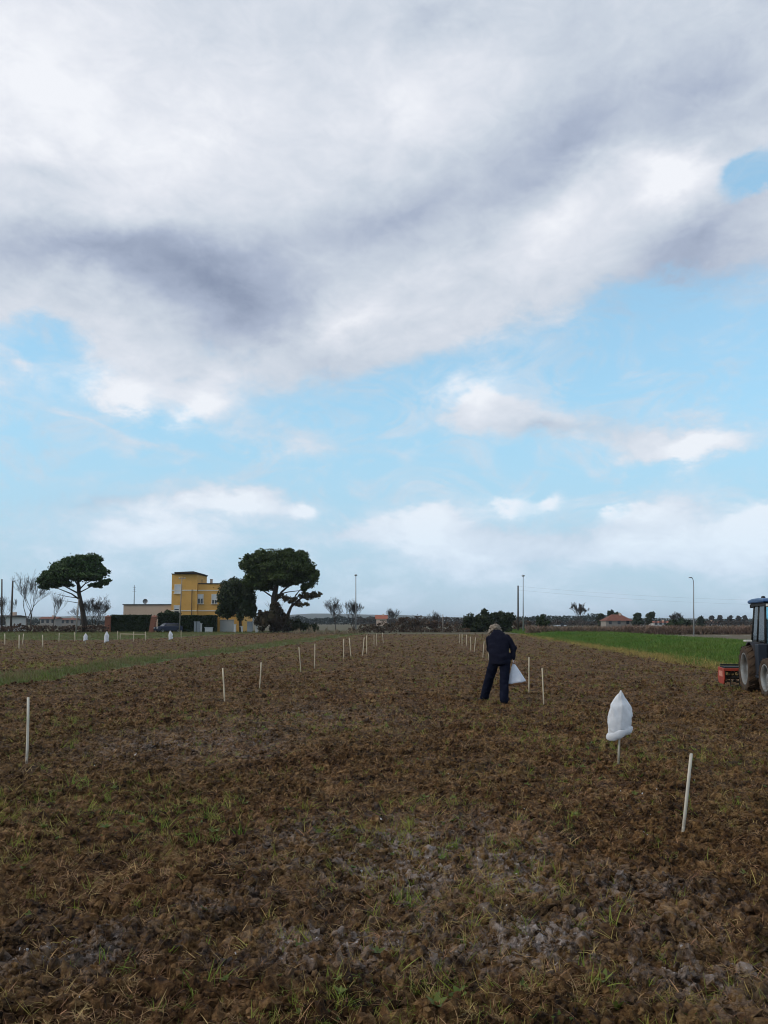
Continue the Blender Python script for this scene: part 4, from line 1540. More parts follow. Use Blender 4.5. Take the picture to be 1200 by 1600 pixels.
def bare_tree(bx, by, top, Y, label, depth=6, stems=1, seed=0, m=None, trunk=0.30, spread=0.46, up=0.7, group=None, minr=0.013, name='bare_tree', wide=1.0):
    """leafless tree: foot at photo point, standing Y metres off, as tall as its top reaches"""
    x, _ = AT(bx, by, Y)
    _, zt = AT(bx, top, Y)
    H = zt
    rr = random.Random(seed)
    root = empty(name, (x, Y, -0.05))
    tag(root, label, 'tree', group)
    bt, bc = MB(), MB()
    for s in range(stems):
        off = Vector((rr.uniform(-0.3, 0.3) * (stems > 1), rr.uniform(-0.3, 0.3) * (stems > 1), 0))
        d = Vector((rr.gauss(0, 0.07) + (s - (stems - 1) / 2) * 0.16 * wide, rr.gauss(0, 0.06), 1)).normalized()
        L0 = H * 0.24
        t0, t1 = off, off + d * L0
        rad = max(0.03, H * 0.012) * trunk / 0.3
        bt.tube([t0, t0.lerp(t1, 0.5) + Vector((rr.gauss(0, 0.04), 0, 0)), t1], [rad * 1.3, rad * 1.05, rad], 7)
        for i in range(2 + (stems == 1)):
            ax = Vector((rr.gauss(0, 1), rr.gauss(0, 1), 0)).normalized()
            branch(bc, t1 if i else t1, (d + ax * (0.06 if i == 0 else spread * 0.8) * wide).normalized(), H * 0.24, rad * 0.8, depth - 1, rr, up, spread * wide, 0.78, minr)
    bt.build('trunk', m or GREYBARK, root)
    me = bc.mesh('crown')
    # settle the height on the measured one
    zs = [v.co.z for v in me.vertices]
    k = H / max(zs)
    o = link('crown', me, m or GREYBARK, root)
    for ch in root.children:
        ch.scale = (k ** 0.5, k ** 0.5, k)
    return root


# ------------------------------------------------------------------ umbrella pines and the round evergreen
YP = 112.0


def pine_tree(name, label, foot, blobs, trunk_pts, limbs, Y, per, size, m=PINE, cat='tree', extra=None):
    x0, _ = AT(foot, 985, Y)
    root = empty(name, (x0, Y, -0.05))
    tag(root, label, cat)
    b = MB()

    def pt(px, py, dy=0.0):
        x, z = AT(px, py, Y)
        return (x - x0, dy, z + 0.05)
    b.tube([pt(*q[:2]) for q in trunk_pts], [q[2] for q in trunk_pts], 10)
    b.build('trunk', BARK, root)
    lb = MB()
    for q in limbs:
        lb.tube([pt(*p[:2], p[3] if len(p) > 3 else 0) for p in q], [p[2] for p in q], 6)
    lb.build('limbs', BARK, root)
    crown('crown', local(px_blobs(blobs, Y), x0), per, size, foot, m, root)
    if extra:
        crown('lower_crown', local(px_blobs(extra, Y), x0), per * 0.5, size, foot + 1, OLIVEB, root, False, 0.2)
    return root


def fluff(lst, k, seed, f=0.42):
    """break big clumps into smaller uneven ones along their surface"""
    r = random.Random(seed)
    res = []
    for q in lst:
        px, py, rx, ry = q[:4]
        res.append((px, py, rx * 0.86, ry * 0.86))
        for i in range(k):
            a = r.uniform(0, 6.283)
            e = r.uniform(0.55, 0.92)
            s = r.uniform(f * 0.6, f * 1.1)
            res.append((px + math.cos(a) * rx * e, py + math.sin(a) * ry * e, max(3.0, rx * s), max(2.5, ry * s), r.uniform(-1, 1) * rx * 0.7 * 112 / FPX))
    return res


pine_tree('umbrella_pine', 'umbrella pine with one bare leaning trunk, beside the flat-roofed annex', 130,
          fluff([(85, 903, 24, 13), (105, 890, 28, 17), (128, 881, 26, 15), (145, 885, 13, 13), (118, 899, 42, 10), (150, 898, 15, 9), (161, 892, 8, 7), (164, 908, 8, 4.5), (150, 913, 10, 3.5), (70, 914, 8, 7), (66, 905, 7, 7), (92, 911, 20, 4)], 7, 3),
          [(133, 987, 0.42), (130, 960, 0.36), (126, 940, 0.32), (123, 925, 0.27), (122, 908, 0.2)],
          [[(126, 938, 0.14), (112, 928, 0.10), (92, 920, 0.06), (75, 917, 0.03)], [(124, 928, 0.13), (105, 918, 0.09), (85, 908, 0.04)], [(123, 922, 0.12), (133, 912, 0.08), (150, 904, 0.04)], [(124, 926, 0.1), (145, 915, 0.06), (163, 910, 0.03)],
           [(122, 915, 0.12), (112, 900, 0.06)], [(122, 912, 0.12), (132, 895, 0.05)], [(126, 935, 0.08), (104, 932, 0.05), (84, 927, 0.02)], [(127, 943, 0.07), (110, 940, 0.04), (95, 938, 0.015)], [(125, 930, 0.1), (118, 915, 0.06, 1.8), (108, 905, 0.03, 3)], [(124, 926, 0.1), (128, 912, 0.06, -1.8), (135, 903, 0.03, -3)]],
          YP, 420, 0.25)
pine_tree('umbrella_pine', 'broad tall umbrella pine with sagging side branch, above the round evergreen', 430,
          fluff([(400, 884, 24, 22), (425, 872, 28, 16), (450, 875, 27, 18), (474, 886, 20, 16), (487, 902, 11, 14), (438, 893, 40, 16), (404, 905, 20, 13), (468, 904, 16, 8), (386, 880, 10, 14), (478, 917, 9, 5), (425, 906, 26, 9), (450, 908, 20, 7), (395, 915, 14, 7), (415, 917, 12, 5)], 8, 4),
          [(432, 987, 0.55), (428, 960, 0.46), (428, 935, 0.42), (432, 915, 0.34), (436, 898, 0.22)],
          [[(428, 945, 0.2), (440, 925, 0.15), (455, 912, 0.1), (470, 905, 0.05)], [(430, 925, 0.2), (415, 910, 0.12), (402, 900, 0.06)], [(434, 910, 0.18), (450, 895, 0.1), (465, 885, 0.05)], [(429, 935, 0.14), (410, 922, 0.09), (395, 910, 0.04)],
           [(449, 987, 0.3), (450, 960, 0.26), (455, 948, 0.2), (470, 935, 0.12), (490, 928, 0.05)], [(452, 955, 0.12), (462, 930, 0.09), (472, 918, 0.05)], [(430, 930, 0.12), (450, 925, 0.08), (475, 922, 0.04)], [(432, 918, 0.14), (426, 905, 0.08, 2), (420, 895, 0.04, 3.5)], [(433, 915, 0.14), (445, 903, 0.08, -2), (455, 893, 0.04, -3.5)]],
          YP, 420, 0.25, extra=fluff([(482, 931, 18, 6), (455, 936, 16, 5), (494, 927, 9, 5), (470, 943, 14, 3), (440, 932, 12, 4)], 5, 9))
pine_tree('evergreen_tree', 'dense round dark evergreen in front of the yellow house wall', 376,
          fluff([(368, 930, 28, 25), (355, 938, 17, 20), (383, 944, 16, 23), (350, 955, 11, 12), (370, 914, 19, 11), (393, 950, 8, 13)], 9, 5),
          [(376, 988, 0.24), (375, 965, 0.2), (373, 945, 0.12)], [[(374, 955, 0.1), (360, 940, 0.05)], [(374, 955, 0.1), (388, 942, 0.05)], [(374, 950, 0.1, 0), (370, 935, 0.05, 1)]], YP + 2, 420, 0.24, OAK)


def shrub(name, label, lst, Y, per, size, m, seed, cat='bush', dense=True, group=None, twigs=0, shell=0.5, fl=8, deep=0.8):
    xs = sum(q[0] for q in lst) / len(lst)
    x0, _ = AT(xs, 985, Y)
    root = empty(name, (x0, Y, -0.06))
    tag(root, label, cat, group)
    bl = local(px_blobs(fluff(lst, fl, seed), Y, deep), x0)
    bl = [(q[0], q[1], q[2] + 0.06, *q[3:]) for q in bl]
    crown('foliage', bl, per, size, seed, m, root, dense, shell)
    b = MB()
    rr = random.Random(seed)
    for q in lst:
        x, z = AT(q[0], q[1], Y)
        for i in range(3 if not twigs else twigs):
            sx = x - x0 + rr.uniform(-0.5, 0.5) * q[2] * Y / FPX
            d = Vector((rr.gauss(0, 0.3), rr.gauss(0, 0.3), 1))
            branch(b, Vector((sx, rr.uniform(-0.4, 0.4), 0)), d, max(0.4, z * (0.62 if twigs else 0.45)), 0.035, 3 if twigs else 1, rr, 0.3, 0.6, 0.66, 0.010)
    tag(b.build('stems', GREYBARK, root), kind='stuff')
    return root


shrub('evergreen_bush', 'wide dark rounded evergreen bush with two humps, behind the field end', [(738, 972, 15, 15), (757, 969, 14, 15), (748, 978, 24, 9), (765, 976, 9, 10)], 118, 300, 0.26, BUSH, 21)
shrub('evergreen_bush', 'dark domed evergreen bush behind the head of the stooping person', [(787, 970, 16, 15), (786, 979, 16, 8)], 119, 300, 0.26, BUSH, 22)
shrub('evergreen_bush', 'small dark pointed evergreen bush beside the green field corner', [(847, 976, 10, 10), (847, 968, 6, 7)], 112, 300, 0.24, BUSH, 23)
shrub('brown_thicket', 'tall brown twiggy thicket over the ivy-clad trunks beside the sagging pine branch', [(428, 966, 16, 20), (410, 970, 10, 15), (446, 972, 12, 14), (430, 950, 10, 12)], 111, 170, 0.30, IVY, 24, 'thicket', True, twigs=5)
shrub('evergreen_bush', 'low dark bush at the foot of the sagging pine branch', [(462, 977, 12, 9), (478, 979, 10, 7), (490, 981, 8, 5)], 114, 240, 0.26, BUSH, 25)
GT = 'bare brown thickets at the end of the field'
for i, (l, lst) in enumerate((('dense brown thicket with bare twigs, behind the verge side row of stakes', [(640, 974, 20, 10), (655, 972, 14, 11), (628, 978, 14, 8)]),
                              ('thin bare thicket with a dark crown beside the slim post', [(672, 975, 12, 9), (684, 978, 10, 8)]),
                              ('low brown thicket at the foot of the tall lamp post', [(575, 980, 16, 6), (600, 978, 14, 8), (612, 979, 10, 7)]),
                              ('low grey-brown thicket beside the two-humped evergreen bush', [(703, 980, 10, 7), (716, 979, 8, 7)]),
                              ('brown thicket filling the gap between domed and pointed evergreen bushes', [(812, 978, 8, 8), (825, 979, 7, 8), (806, 976, 4, 10)]))):
    shrub('brown_thicket', l, lst, 124 + 2 * i, 110, 0.24, BROWNL, 30 + i, 'thicket', False, GT, twigs=6, shell=0.1)

GBT = 'leafless trees'
bare_tree(45, 980, 888, 118, 'tall slender leafless tree with two stems beside the umbrella pine', 7, 2, 1, spread=0.42, up=0.5, group=GBT, trunk=0.26)
bare_tree(6, 975, 925, 122, 'leafless tree standing between the dark wooden poles', 6, 2, 2, group=GBT)
bare_tree(84, 978, 922, 121, 'small slender leafless tree seen under the umbrella pine', 6, 1, 3, group=GBT, trunk=0.22, spread=0.5)
bare_tree(146, 985, 926, 113, 'bushy many-stemmed leafless tree beside the leaning pine trunk', 7, 4, 4, m=BARK, group=GBT, wide=1.6, spread=0.5)
bare_tree(524, 985, 931, 120, 'leafless grey tree with spreading crown beyond the sagging pine branch', 7, 2, 5, group=GBT, wide=1.3)
bare_tree(551, 985, 934, 121, 'leafless tree with broom-like crown right behind the lamp post', 7, 3, 6, group=GBT, wide=1.5)
bare_tree(612, 985, 949, 132, 'low leafless tree rising from the brown thicket', 6, 3, 7, group=GBT, wide=1.6)
bare_tree(676, 985, 952, 133, 'low leafless tree beside the slim post at the field end', 6, 3, 8, group=GBT, wide=1.4)
bare_tree(901, 985, 940, 170, 'leafless round-crowned tree behind the green field, before the dark wood', 7, 2, 9, group=GBT, wide=1.4, minr=0.035)
bare_tree(1058, 980, 955, 190, 'leafless fan-shaped tree rising above the dark mound hedge', 6, 3, 10, group=GBT, wide=1.7, minr=0.035)

# ------------------------------------------------------------------ the yellow house with its annex
YH = 121.0
OCHRE = mat('ochre_render', (0.69, 0.395, 0.115), 0.85, 0.2, 0.6, (0.61, 0.335, 0.090), bump=0.1, bscale=20)
TRIMW = mat('white_trim', (0.72, 0.68, 0.60), 0.8, 0.12, 2)
CREAM = mat('beige_render', (0.60, 0.455, 0.355), 0.85, 0.12, 0.6)
DARKT = mat('dark_coping', (0.045, 0.036, 0.032), 0.7, 0.3, 2)
PANE = mat('dark_pane', (0.020, 0.024, 0.030), 0.12, 0.2, 3, spec=0.6)
SHUT = mat('white_shutter', (0.66, 0.68, 0.70), 0.6, 0.1, 3)
REDT = mat('terracotta', (0.34, 0.110, 0.062), 0.8, 0.35, 1.5, (0.27, 0.085, 0.05), bump=0.4, bscale=9)
BRICK = mat('brick_pillar', (0.34, 0.135, 0.085), 0.85, 0.3, 3, (0.28, 0.12, 0.08))
WHITEW = mat('white_wall', (0.62, 0.62, 0.62), 0.8, 0.15, 0.6)
GREYM = mat('grey_metal', (0.30, 0.32, 0.34), 0.5, 0.2, 4, metal=0.3)
DARKM = mat('dark_metal', (0.06, 0.06, 0.065), 0.5, 0.3, 4, metal=0.4)


def hx(px, Y=YH):
    return (px - PX0) / FPX * Y * (1 / (ray(600, 985).y))


def hz(py, Y=YH):
    return AT(600, py, Y)[1]


house = empty('yellow_house', (hx(267), YH, -0.05))
tag(house, 'ochre yellow two-storey house with square stair tower and white bands', 'house')
X0 = hx(267)
U = lambda px: hx(px) - X0
Zt = lambda py: hz(py) + 0.05
b = MB()
b.box((U(267), 0.0, 0.0), (U(307), 6.5, Zt(897)))
b.build('wall', OCHRE, house)
b = MB()
b.box((U(307) + 0.003, 0.35, 0.0), (U(379), 9.0, Zt(912)))
b.build('wall', OCHRE, house)
b = MB()
b.box((U(266.3), -0.12, Zt(897.3)), (U(307.7), 6.6, Zt(896.2)))
b.box((U(307.8), 0.25, Zt(912.3)), (U(379.8), 9.1, Zt(911.0)))
b.build('coping', DARKT, house)
b = MB()
b.prism([(U(272), Zt(896.2)), (U(272), Zt(894.2)), (U(289), Zt(893.4)), (U(302), Zt(892.9)), (U(310), Zt(895.4)), (U(310), Zt(896.4))], 1, -0.5, 6.0)
b.build('roof', DARKT, house)
for s, e, y0 in ((267, 307, -0.05), (307.4, 379, 0.30)):
    for py in (922.3, 954.2):
        b = MB()
        b.box((U(s), y0, Zt(py + 0.75)), (U(e), y0 + 0.3, Zt(py - 0.75)))
        b.build('white_band', TRIMW, house)


def window(root, x0_, x1_, zt_, zb_, y, shutter=1.0, sill=True, panes=2):
    """framed window set in the wall; shutter = share of the opening the roller blind covers"""
    wroot = empty('window', (0, 0, 0), 0, root)
    b = MB()
    t = 0.11
    b.box((x0_ - t, y - 0.07, zb_ - t), (x0_, y + 0.1, zt_ + t))
    b.box((x1_, y - 0.07, zb_ - t), (x1_ + t, y + 0.1, zt_ + t))
    b.box((x0_, y - 0.07, zt_), (x1_, y + 0.1, zt_ + t))
    if panes == 2:
        m_ = (x0_ + x1_) / 2
        b.box((m_ - 0.04, y - 0.055, zb_), (m_ + 0.04, y + 0.1, zt_ - (zt_ - zb_) * shutter + 0.01))
    b.build('frame', TRIMW, wroot)
    b = MB()
    b.box((x0_ - 0.2, y - 0.16, zb_ - 0.1), (x1_ + 0.2, y + 0.05, zb_ - 0.003))
    b.build('sill', TRIMW, wroot)
    zs = zt_ - (zt_ - zb_) * shutter
    b = MB()
    k = max(3, int((zt_ - zs) / 0.12))
    for i in range(k):
        a = zs + (zt_ - zs) * i / k
        c = zs + (zt_ - zs) * (i + 1) / k
        b.box((x0_, y - 0.045 + 0.01 * (i % 2), a + 0.004), (x1_, y + 0.02, c - 0.004))
    b.box((x0_, y - 0.02, zs), (x1_, y + 0.01, zt_))
    b.build('roller_blind', SHUT, wroot)
    if shutter < 0.98:
        b = MB()
        b.box((x0_, y - 0.02, zb_), (x1_, y + 0.015, zs - 0.005))
        b.build('pane', PANE, wroot)


window(house, U(272.5), U(280.5), Zt(914), Zt(927), 0, 1.0)
window(house, U(272), U(279), Zt(946.5), Zt(959), 0, 0.42, panes=1)
window(house, U(307.6), U(315.4), Zt(929), Zt(943), 0.35, 0.45)
window(house, U(330), U(337), Zt(929), Zt(943), 0.35, 0.6)
b = MB()
b.tube([(U(299), -0.06, 0), (U(299), -0.06, Zt(921))], 0.05, 6)
b.build('drainpipe', DARKT, house)
b = MB()
b.box((U(322.5), 2, Zt(911)), (U(325), 2.8, Zt(904.5)))
b.box((U(322.2), 1.9, Zt(904.5)), (U(325.3), 2.9, Zt(903.6)))
b.build('chimney', CREAM, house)
b = MB()
b.tube([(U(312), 1, Zt(912)), (U(312), 1, Zt(905))], 0.05, 6)
b.build('vent_pipe', DARKM, house)

annex = empty('annex', (hx(187), YH + 1.5, -0.05))
tag(annex, 'low beige flat-roofed annex joined to the yellow house, behind the hedge', 'building')
XA = hx(187)
b = MB()
b.box((0, 0, 0), (hx(266.5) - XA, 7, Zt(945)))
b.build('wall', CREAM, annex)
b = MB()
b.box((-0.12, -0.12, Zt(945) + 0.002), (hx(266.5) - XA, 7.1, Zt(943.6)))
b.build('coping', DARKT, annex)
b = MB()
b.tube([(hx(194) - XA, 3, Zt(944)), (hx(194) - XA, 3, Zt(912))], [0.07, 0.03], 6)
for py, l in ((916, 0.5), (919, 0.35), (922, 0.6)):
    b.tube([(hx(194) - XA - l / 2, 3, Zt(py)), (hx(194) - XA + l / 2, 3, Zt(py))], 0.02, 5)
b.build('aerial', DARKM, annex)
b = MB()
b.lathe([(0.0, 0.16), (0.25, 0.12), (0.42, 0.0)], 18, 'y', at=(hx(212) - XA, 3, Zt(938.5)))
b.tube([(hx(212) - XA, 3.1, Zt(944)), (hx(212) - XA, 3.1, Zt(938))], 0.04, 6)
b.build('dish', GREYM, annex)

# clipped hedge in lengths between the brick gate pillars
def hedge(x0_, x1_, ztop, Y, label, seed, depth=1.1):
    root = empty('clipped_hedge', ((x0_ + x1_) / 2, Y, -0.06))
    tag(root, label, 'hedge', 'clipped hedges before the house')
    w_ = (x1_ - x0_) / 2
    r = np.random.default_rng(seed)
    n = int(w_ * 2 * ztop * 420)
    V1 = []
    side = r.random(n)
    px_ = (r.random(n) * 2 - 1) * w_
    pz_ = r.random(n) * ztop
    py_ = np.where(side < 0.6, -depth / 2, (r.random(n) - 0.5) * depth)
    pz_ = np.where(side < 0.6, pz_, ztop) + 0.07 * r.normal(size=n) + 0.12 * np.array([mnoise.noise(Vector((q * 0.9, seed, 0))) for q in px_]) * (pz_ > ztop * 0.8)
    P_ = np.column_stack([px_, py_ + 0.06 * r.normal(size=n), pz_])
    a = r.normal(size=(n, 3))
    a /= np.linalg.norm(a, axis=1)[:, None]
    q = np.cross(a, r.normal(size=(n, 3)))
    q /= np.linalg.norm(q, axis=1)[:, None]
    s = 0.16 * (0.6 + 0.8 * r.random(n))[:, None]
    Vq = np.stack([P_ - a * s * 0.7, P_ + q * s * 0.45, P_ + a * s * 0.7, P_ - q * s * 0.45], 1).reshape(-1, 3)
    Fq = [tuple(range(4 * i, 4 * i + 4)) for i in range(n)]
    b = MB()
    b.box((-w_ + 0.05, -depth / 2 + 0.05, 0), (w_ - 0.05, depth / 2, ztop - 0.08))
    me = bpy.data.meshes.new('foliage')
    k = len(Vq)
    me.from_pydata([tuple(v) for v in Vq] + b.v, [], Fq + [tuple(i + k for i in f) for f in b.f])
    me.update()
    link('foliage', me, HEDGE, root)
    st = MB()
    for i in range(max(2, int(w_))):
        x = -w_ + (i + 0.5) * 2 * w_ / max(2, int(w_))
        st.tube([(x, -0.1, 0), (x + 0.1, 0, ztop * 0.6)], [0.05, 0.03], 5)
    tag(st.build('stems', BARK, root), kind='stuff')


YG = 116.0
hedge(hx(173.5, YG), hx(235.5, YG), hz(962.5, YG) + 0.06, YG, 'long clipped dark hedge between the two brick pillars', 51)
hedge(hx(244.5, YG), hx(278, YG), hz(959.5, YG) + 0.06, YG + 1.2, 'clipped dark hedge behind the parked car, below the stair tower', 52)
hedge(hx(278.5, YG), hx(338, YG), hz(963, YG) + 0.06, YG + 0.4, 'clipped dark hedge under the white-framed house window', 53)
shrub('evergreen_bush', 'dark bush rising over the hedge below the stair tower', [(262, 958, 9, 5), (255, 962, 8, 5)], YG + 2.2, 200, 0.2, HEDGE, 26)


def pillar(px, lean, label):
    x = hx(px, YG - 0.6)
    root = empty('brick_pillar', (x, YG - 0.9, -0.05))
    tag(root, label, 'pillar', 'brick gate pillars')
    H = hz(963.5, YG - 0.9)
    nb = 9
    sh = lean * 1.0
    for i in range(nb):
        b = MB()
        z0, z1 = H * i / nb, H * (i + 1) / nb - 0.02
        k = sh * (i / nb)
        b.box((k - 0.36, -0.36, z0), (k + 0.36, 0.36, z1))
        b.build('brick_course', BRICK, root)
    b = MB()
    b.box((-0.33, -0.33, 0), (0.33 + sh * 0.0, 0.33, H - 0.05)) if not lean else b.box((sh * 0.5 - 0.2, -0.3, 0), (sh * 0.5 + 0.2, 0.3, H - 0.05))
    b.build('mortar_core', TRIMW if False else BRICK, root)
    b = MB()
    b.add([(sh - 0.44, -0.44, H), (sh + 0.44, -0.44, H), (sh + 0.44, 0.44, H), (sh - 0.44, 0.44, H), (sh, 0, H + 0.3)], [(0, 3, 2, 1), (0, 1, 4), (1, 2, 4), (2, 3, 4), (3, 0, 4)])
    b.build('cap', BRICK, root)


pillar(169.5, 0.0, 'upright brick gate pillar at the end of the long hedge')
pillar(238, 0.35, 'leaning brick gate pillar between the long hedge and the parked car')

# parked car, dark blue, half turned
def car(px, Y, rz, label, paint, L=3.9, W=1.7, H=1.45):
    root = empty('parked_car', (hx(px, Y), Y, -0.02), rz)
    tag(root, label, 'car')
    b = MB()
    side = [(-L / 2, 0.30), (-L / 2 - 0.02, 0.62), (-L / 2 + 0.1, 0.86), (-L / 2 + 0.85, 0.95), (L / 2 - 0.25, 0.98), (L / 2, 0.85), (L / 2 + 0.02, 0.45), (L / 2 - 0.05, 0.28)]
    b.prism(side, 1, -W / 2, W / 2)
    b.build('body', paint, root, bevel=0.07)
    b = MB()
    lo = [(-L / 2 + 0.9, 0.94), (L / 2 - 0.2, 0.96)]
    hi = [(-L / 2 + 1.45, H), (L / 2 - 0.65, H - 0.02)]
    V1 = []
    for s in (-1, 1):
        V1 += [(lo[0][0], s * (W / 2 - 0.06), lo[0][1]), (lo[1][0], s * (W / 2 - 0.06), lo[1][1]), (hi[1][0], s * (W / 2 - 0.24), hi[1][1]), (hi[0][0], s * (W / 2 - 0.24), hi[0][1])]
    b.add(V1, [(0, 1, 2, 3), (7, 6, 5, 4), (0, 4, 5, 1), (1, 5, 6, 2), (2, 6, 7, 3), (3, 7, 4, 0)])
    b.build('cabin', paint, root, bevel=0.05)
    for s in (-1, 1):
        b = MB()
        y = lambda z: s * (W / 2 - 0.06 - (z - 0.94) * 0.353 + 0.006)
        b.add([(lo[0][0] + 0.25, y(1.0), 1.0), (lo[1][0] - 0.2, y(1.0), 1.0), (hi[1][0] - 0.12, y(H - 0.1), H - 0.1), (hi[0][0] + 0.05, y(H - 0.1), H - 0.1)], [(0, 1, 2, 3)])
        b.build('side_window', PANE, root)
        b = MB()
        b.box((-L / 2 - 0.035, s * 0.55 - 0.16, 0.62), (-L / 2 + 0.06, s * 0.55 + 0.16, 0.78))
        b.build('headlight', T_LAMP, root, bevel=0.02)
    b = MB()
    b.add([(lo[0][0] + 0.02, -W / 2 + 0.16, 1.0), (lo[0][0] + 0.02, W / 2 - 0.16, 1.0), (hi[0][0] - 0.07, W / 2 - 0.28, H - 0.08), (hi[0][0] - 0.07, -W / 2 + 0.28, H - 0.08)], [(0, 1, 2, 3)])
    b.build('windscreen', PANE, root)
    for sx_ in (-1, 1):
        for s in (-1, 1):
            wr = empty('wheel', (sx_ * L * 0.31, s * (W / 2 - 0.08), 0.31), 0, root)
            b = MB()
            b.lathe([(0.18, -0.1), (0.29, -0.1), (0.31, -0.05), (0.31, 0.05), (0.29, 0.1), (0.18, 0.1)], 20, 'y')
            b.build('tyre', T_BLACK, wr)
            b = MB()
            b.lathe([(0.0, s * 0.06), (0.1, s * 0.07), (0.19, s * 0.09)], 20, 'y')
            b.build('rim', T_RIM, wr)


car(263, YG - 1.3, R(38), 'dark blue car parked against the hedge below the stair tower', mat('navy_paint', (0.012, 0.018, 0.050), 0.3, 0.1, 3, spec=0.5))

# gates, low walls and bins in front of the house
def slab(name, px0, px1, pt, Y, m, label, cat, depth=0.25, cap=True):
    root = empty(name, (hx(px0, Y), Y, -0.05))
    tag(root, label, cat)
    w_, h_ = hx(px1, Y) - hx(px0, Y), hz(pt, Y) + 0.05
    b = MB()
    b.box((0, 0, 0), (w_, depth, h_))
    b.build('panel', m, root, bevel=0.02)
    if cap:
        b = MB()
        b.box((-0.06, -0.05, h_ + 0.002), (w_ + 0.06, depth + 0.05, h_ + 0.09))
        b.build('cap', m, root)


slab('garden_wall', 343, 365, 969, YG + 2.0, WHITEW, 'pale grey wall under the round evergreen, beside the house corner', 'wall')
slab('gate_post', 303, 306.5, 972, YG - 0.6, GREYM, 'narrow grey gate post at the end of the low white wall', 'post', 0.3)
slab('garden_gate', 307, 312.5, 971, YG - 0.5, GREYM, 'grey sheet metal gate before the clipped hedge', 'gate', 0.08, False)
slab('gate_post', 313, 315, 975, YG - 0.6, WHITEW, 'white gate post beside the grey metal gate', 'post', 0.3)
slab('low_wall', 320, 332, 981, YG - 0.6, WHITEW, 'low white wall in front of the clipped hedge', 'wall')
slab('house_corner_pier', 338.5, 343, 962, YG + 1.8, OCHRE, 'ochre pier between hedge end and pale grey wall', 'pier', 0.5)
slab('utility_cabinet', 386, 394, 972, YG - 2.2, mat('cabinet_grey', (0.33, 0.37, 0.42), 0.6), 'grey-blue utility cabinet under the round evergreen', 'cabinet', 0.5)
slab('marker_post', 399, 402.5, 975, YG - 2.2, WHITEW, 'short white post beside the utility cabinet', 'post', 0.3)
slab('marker_post', 375, 379, 979, YG - 2.2, WHITEW, 'short white post between pale wall and utility cabinet', 'post', 0.3)
slab('marker_post', 365.5, 368.5, 976, YG - 2.2, WHITEW, 'short white post right at the end of the pale wall', 'post', 0.3)

# ------------------------------------------------------------------ poles, lamps and cables
POLEW = mat('pole_wood', (0.075, 0.062, 0.052), 0.85, 0.3, 3)
POLEG = mat('galvanised_pole', (0.34, 0.36, 0.38), 0.5, 0.2, 3, metal=0.3)


def pole(name, bx, by, tx, ty, Y, r0, r1, m, label, cat='pole', head=None):
    x0_, _ = AT(bx, by, Y)
    x1_, z1 = AT(tx, ty, Y)
    root = empty(name, (x0_, Y, -0.1))
    tag(root, label, cat)
    b = MB()
    top = Vector((x1_ - x0_, 0, z1 + 0.1))
    if head == 'arm':
        a = top + Vector((0, 0, -1.0))
        pts = [(0, 0, 0), top * 0.5, a, a + Vector((-0.02, 0, 0.6)), a + Vector((-0.10, 0, 0.88)), a + Vector((-0.25, 0, 0.96))]
        b.tube(pts, [r0, (r0 + r1) / 2, r1, r1 * 0.9, r1 * 0.8, r1 * 0.8], 8)
        b.build('shaft', m, root)
        h = MB()
        e = Vector(pts[-1])
        h.prism([(e.x - 0.28, e.z - 0.05), (e.x - 0.24, e.z + 0.06), (e.x + 0.05, e.z + 0.08), (e.x + 0.1, e.z - 0.05)], 1, -0.12, 0.12)
        h.build('lamp_head', POLEG, root, bevel=0.02)
    else:
        b.tube([(0, 0, 0), top * 0.5, top], [r0, (r0 + r1) / 2, r1], 8)
        b.build('shaft', m, root)
        h = MB()
        if head == 'lamp':
            h.lathe([(0.05, top.z), (0.22, top.z + 0.05), (0.24, top.z + 0.18), (0.1, top.z + 0.26), (0.0, top.z + 0.27)], 12, 'z', at=(top.x, 0, 0))
            h.build('lamp_head', m, root)
        elif head == 'cross':
            h.box((top.x - 0.5, -0.05, top.z - 0.35), (top.x + 0.5, 0.05, top.z - 0.25))
            h.build('cross_arm', m, root)
            for dx in (-0.42, 0.42):
                i_ = MB()
                i_.lathe([(0.05, top.z - 0.25), (0.06, top.z - 0.15), (0.0, top.z - 0.1)], 8, 'z', at=(top.x + dx, 0, 0))
                i_.build('insulator', TRIMW, root)
    return root


pole('lamp_post', 556, 987, 556, 900, 118, 0.11, 0.06, POLEG, 'tall grey lamp post before the leafless trees at the field end', 'lamp post', 'lamp')
pole('lamp_post', 817.5, 990, 817.5, 901, 112, 0.10, 0.05, POLEG, 'tall slim grey lamp post beside the dark utility pole', 'lamp post', 'lamp')
pole('utility_pole', 809.5, 988, 809.5, 915, 122, 0.15, 0.11, POLEW, 'dark wooden utility pole beside the slim grey lamp post', 'utility pole')
pole('lamp_post', 1084, 995, 1083.5, 902, 86.5, 0.09, 0.05, POLEG, 'lamp post with curved arm over the pale track by the brown hedge', 'lamp post', 'arm')
pole('utility_pole', 17, 980, 20, 908, 114, 0.17, 0.12, POLEW, 'dark wooden pole leaning slightly, next to the small white shed', 'utility pole')
pole('utility_pole', 3, 975, 3, 905, 119, 0.14, 0.10, POLEW, 'thin upright dark pole behind the small white shed', 'utility pole')
pole('utility_pole', 118.5, 988, 123, 936, 104, 0.11, 0.08, mat('pale_pole', (0.28, 0.25, 0.22), 0.8), 'pale slanting pole before the leaning pine trunk', 'utility pole')
pole('utility_pole', 280, 988, 284.5, 901, 112.5, 0.09, 0.06, mat('pale_pole', (0.28, 0.25, 0.22), 0.8), 'slim pale pole standing before the stair tower', 'utility pole', 'cross')
pole('marker_pole', 692, 987, 692, 960, 110, 0.06, 0.05, mat('pale_pole', (0.28, 0.25, 0.22), 0.8), 'slim pale post at the end of the field before brown thickets', 'post')
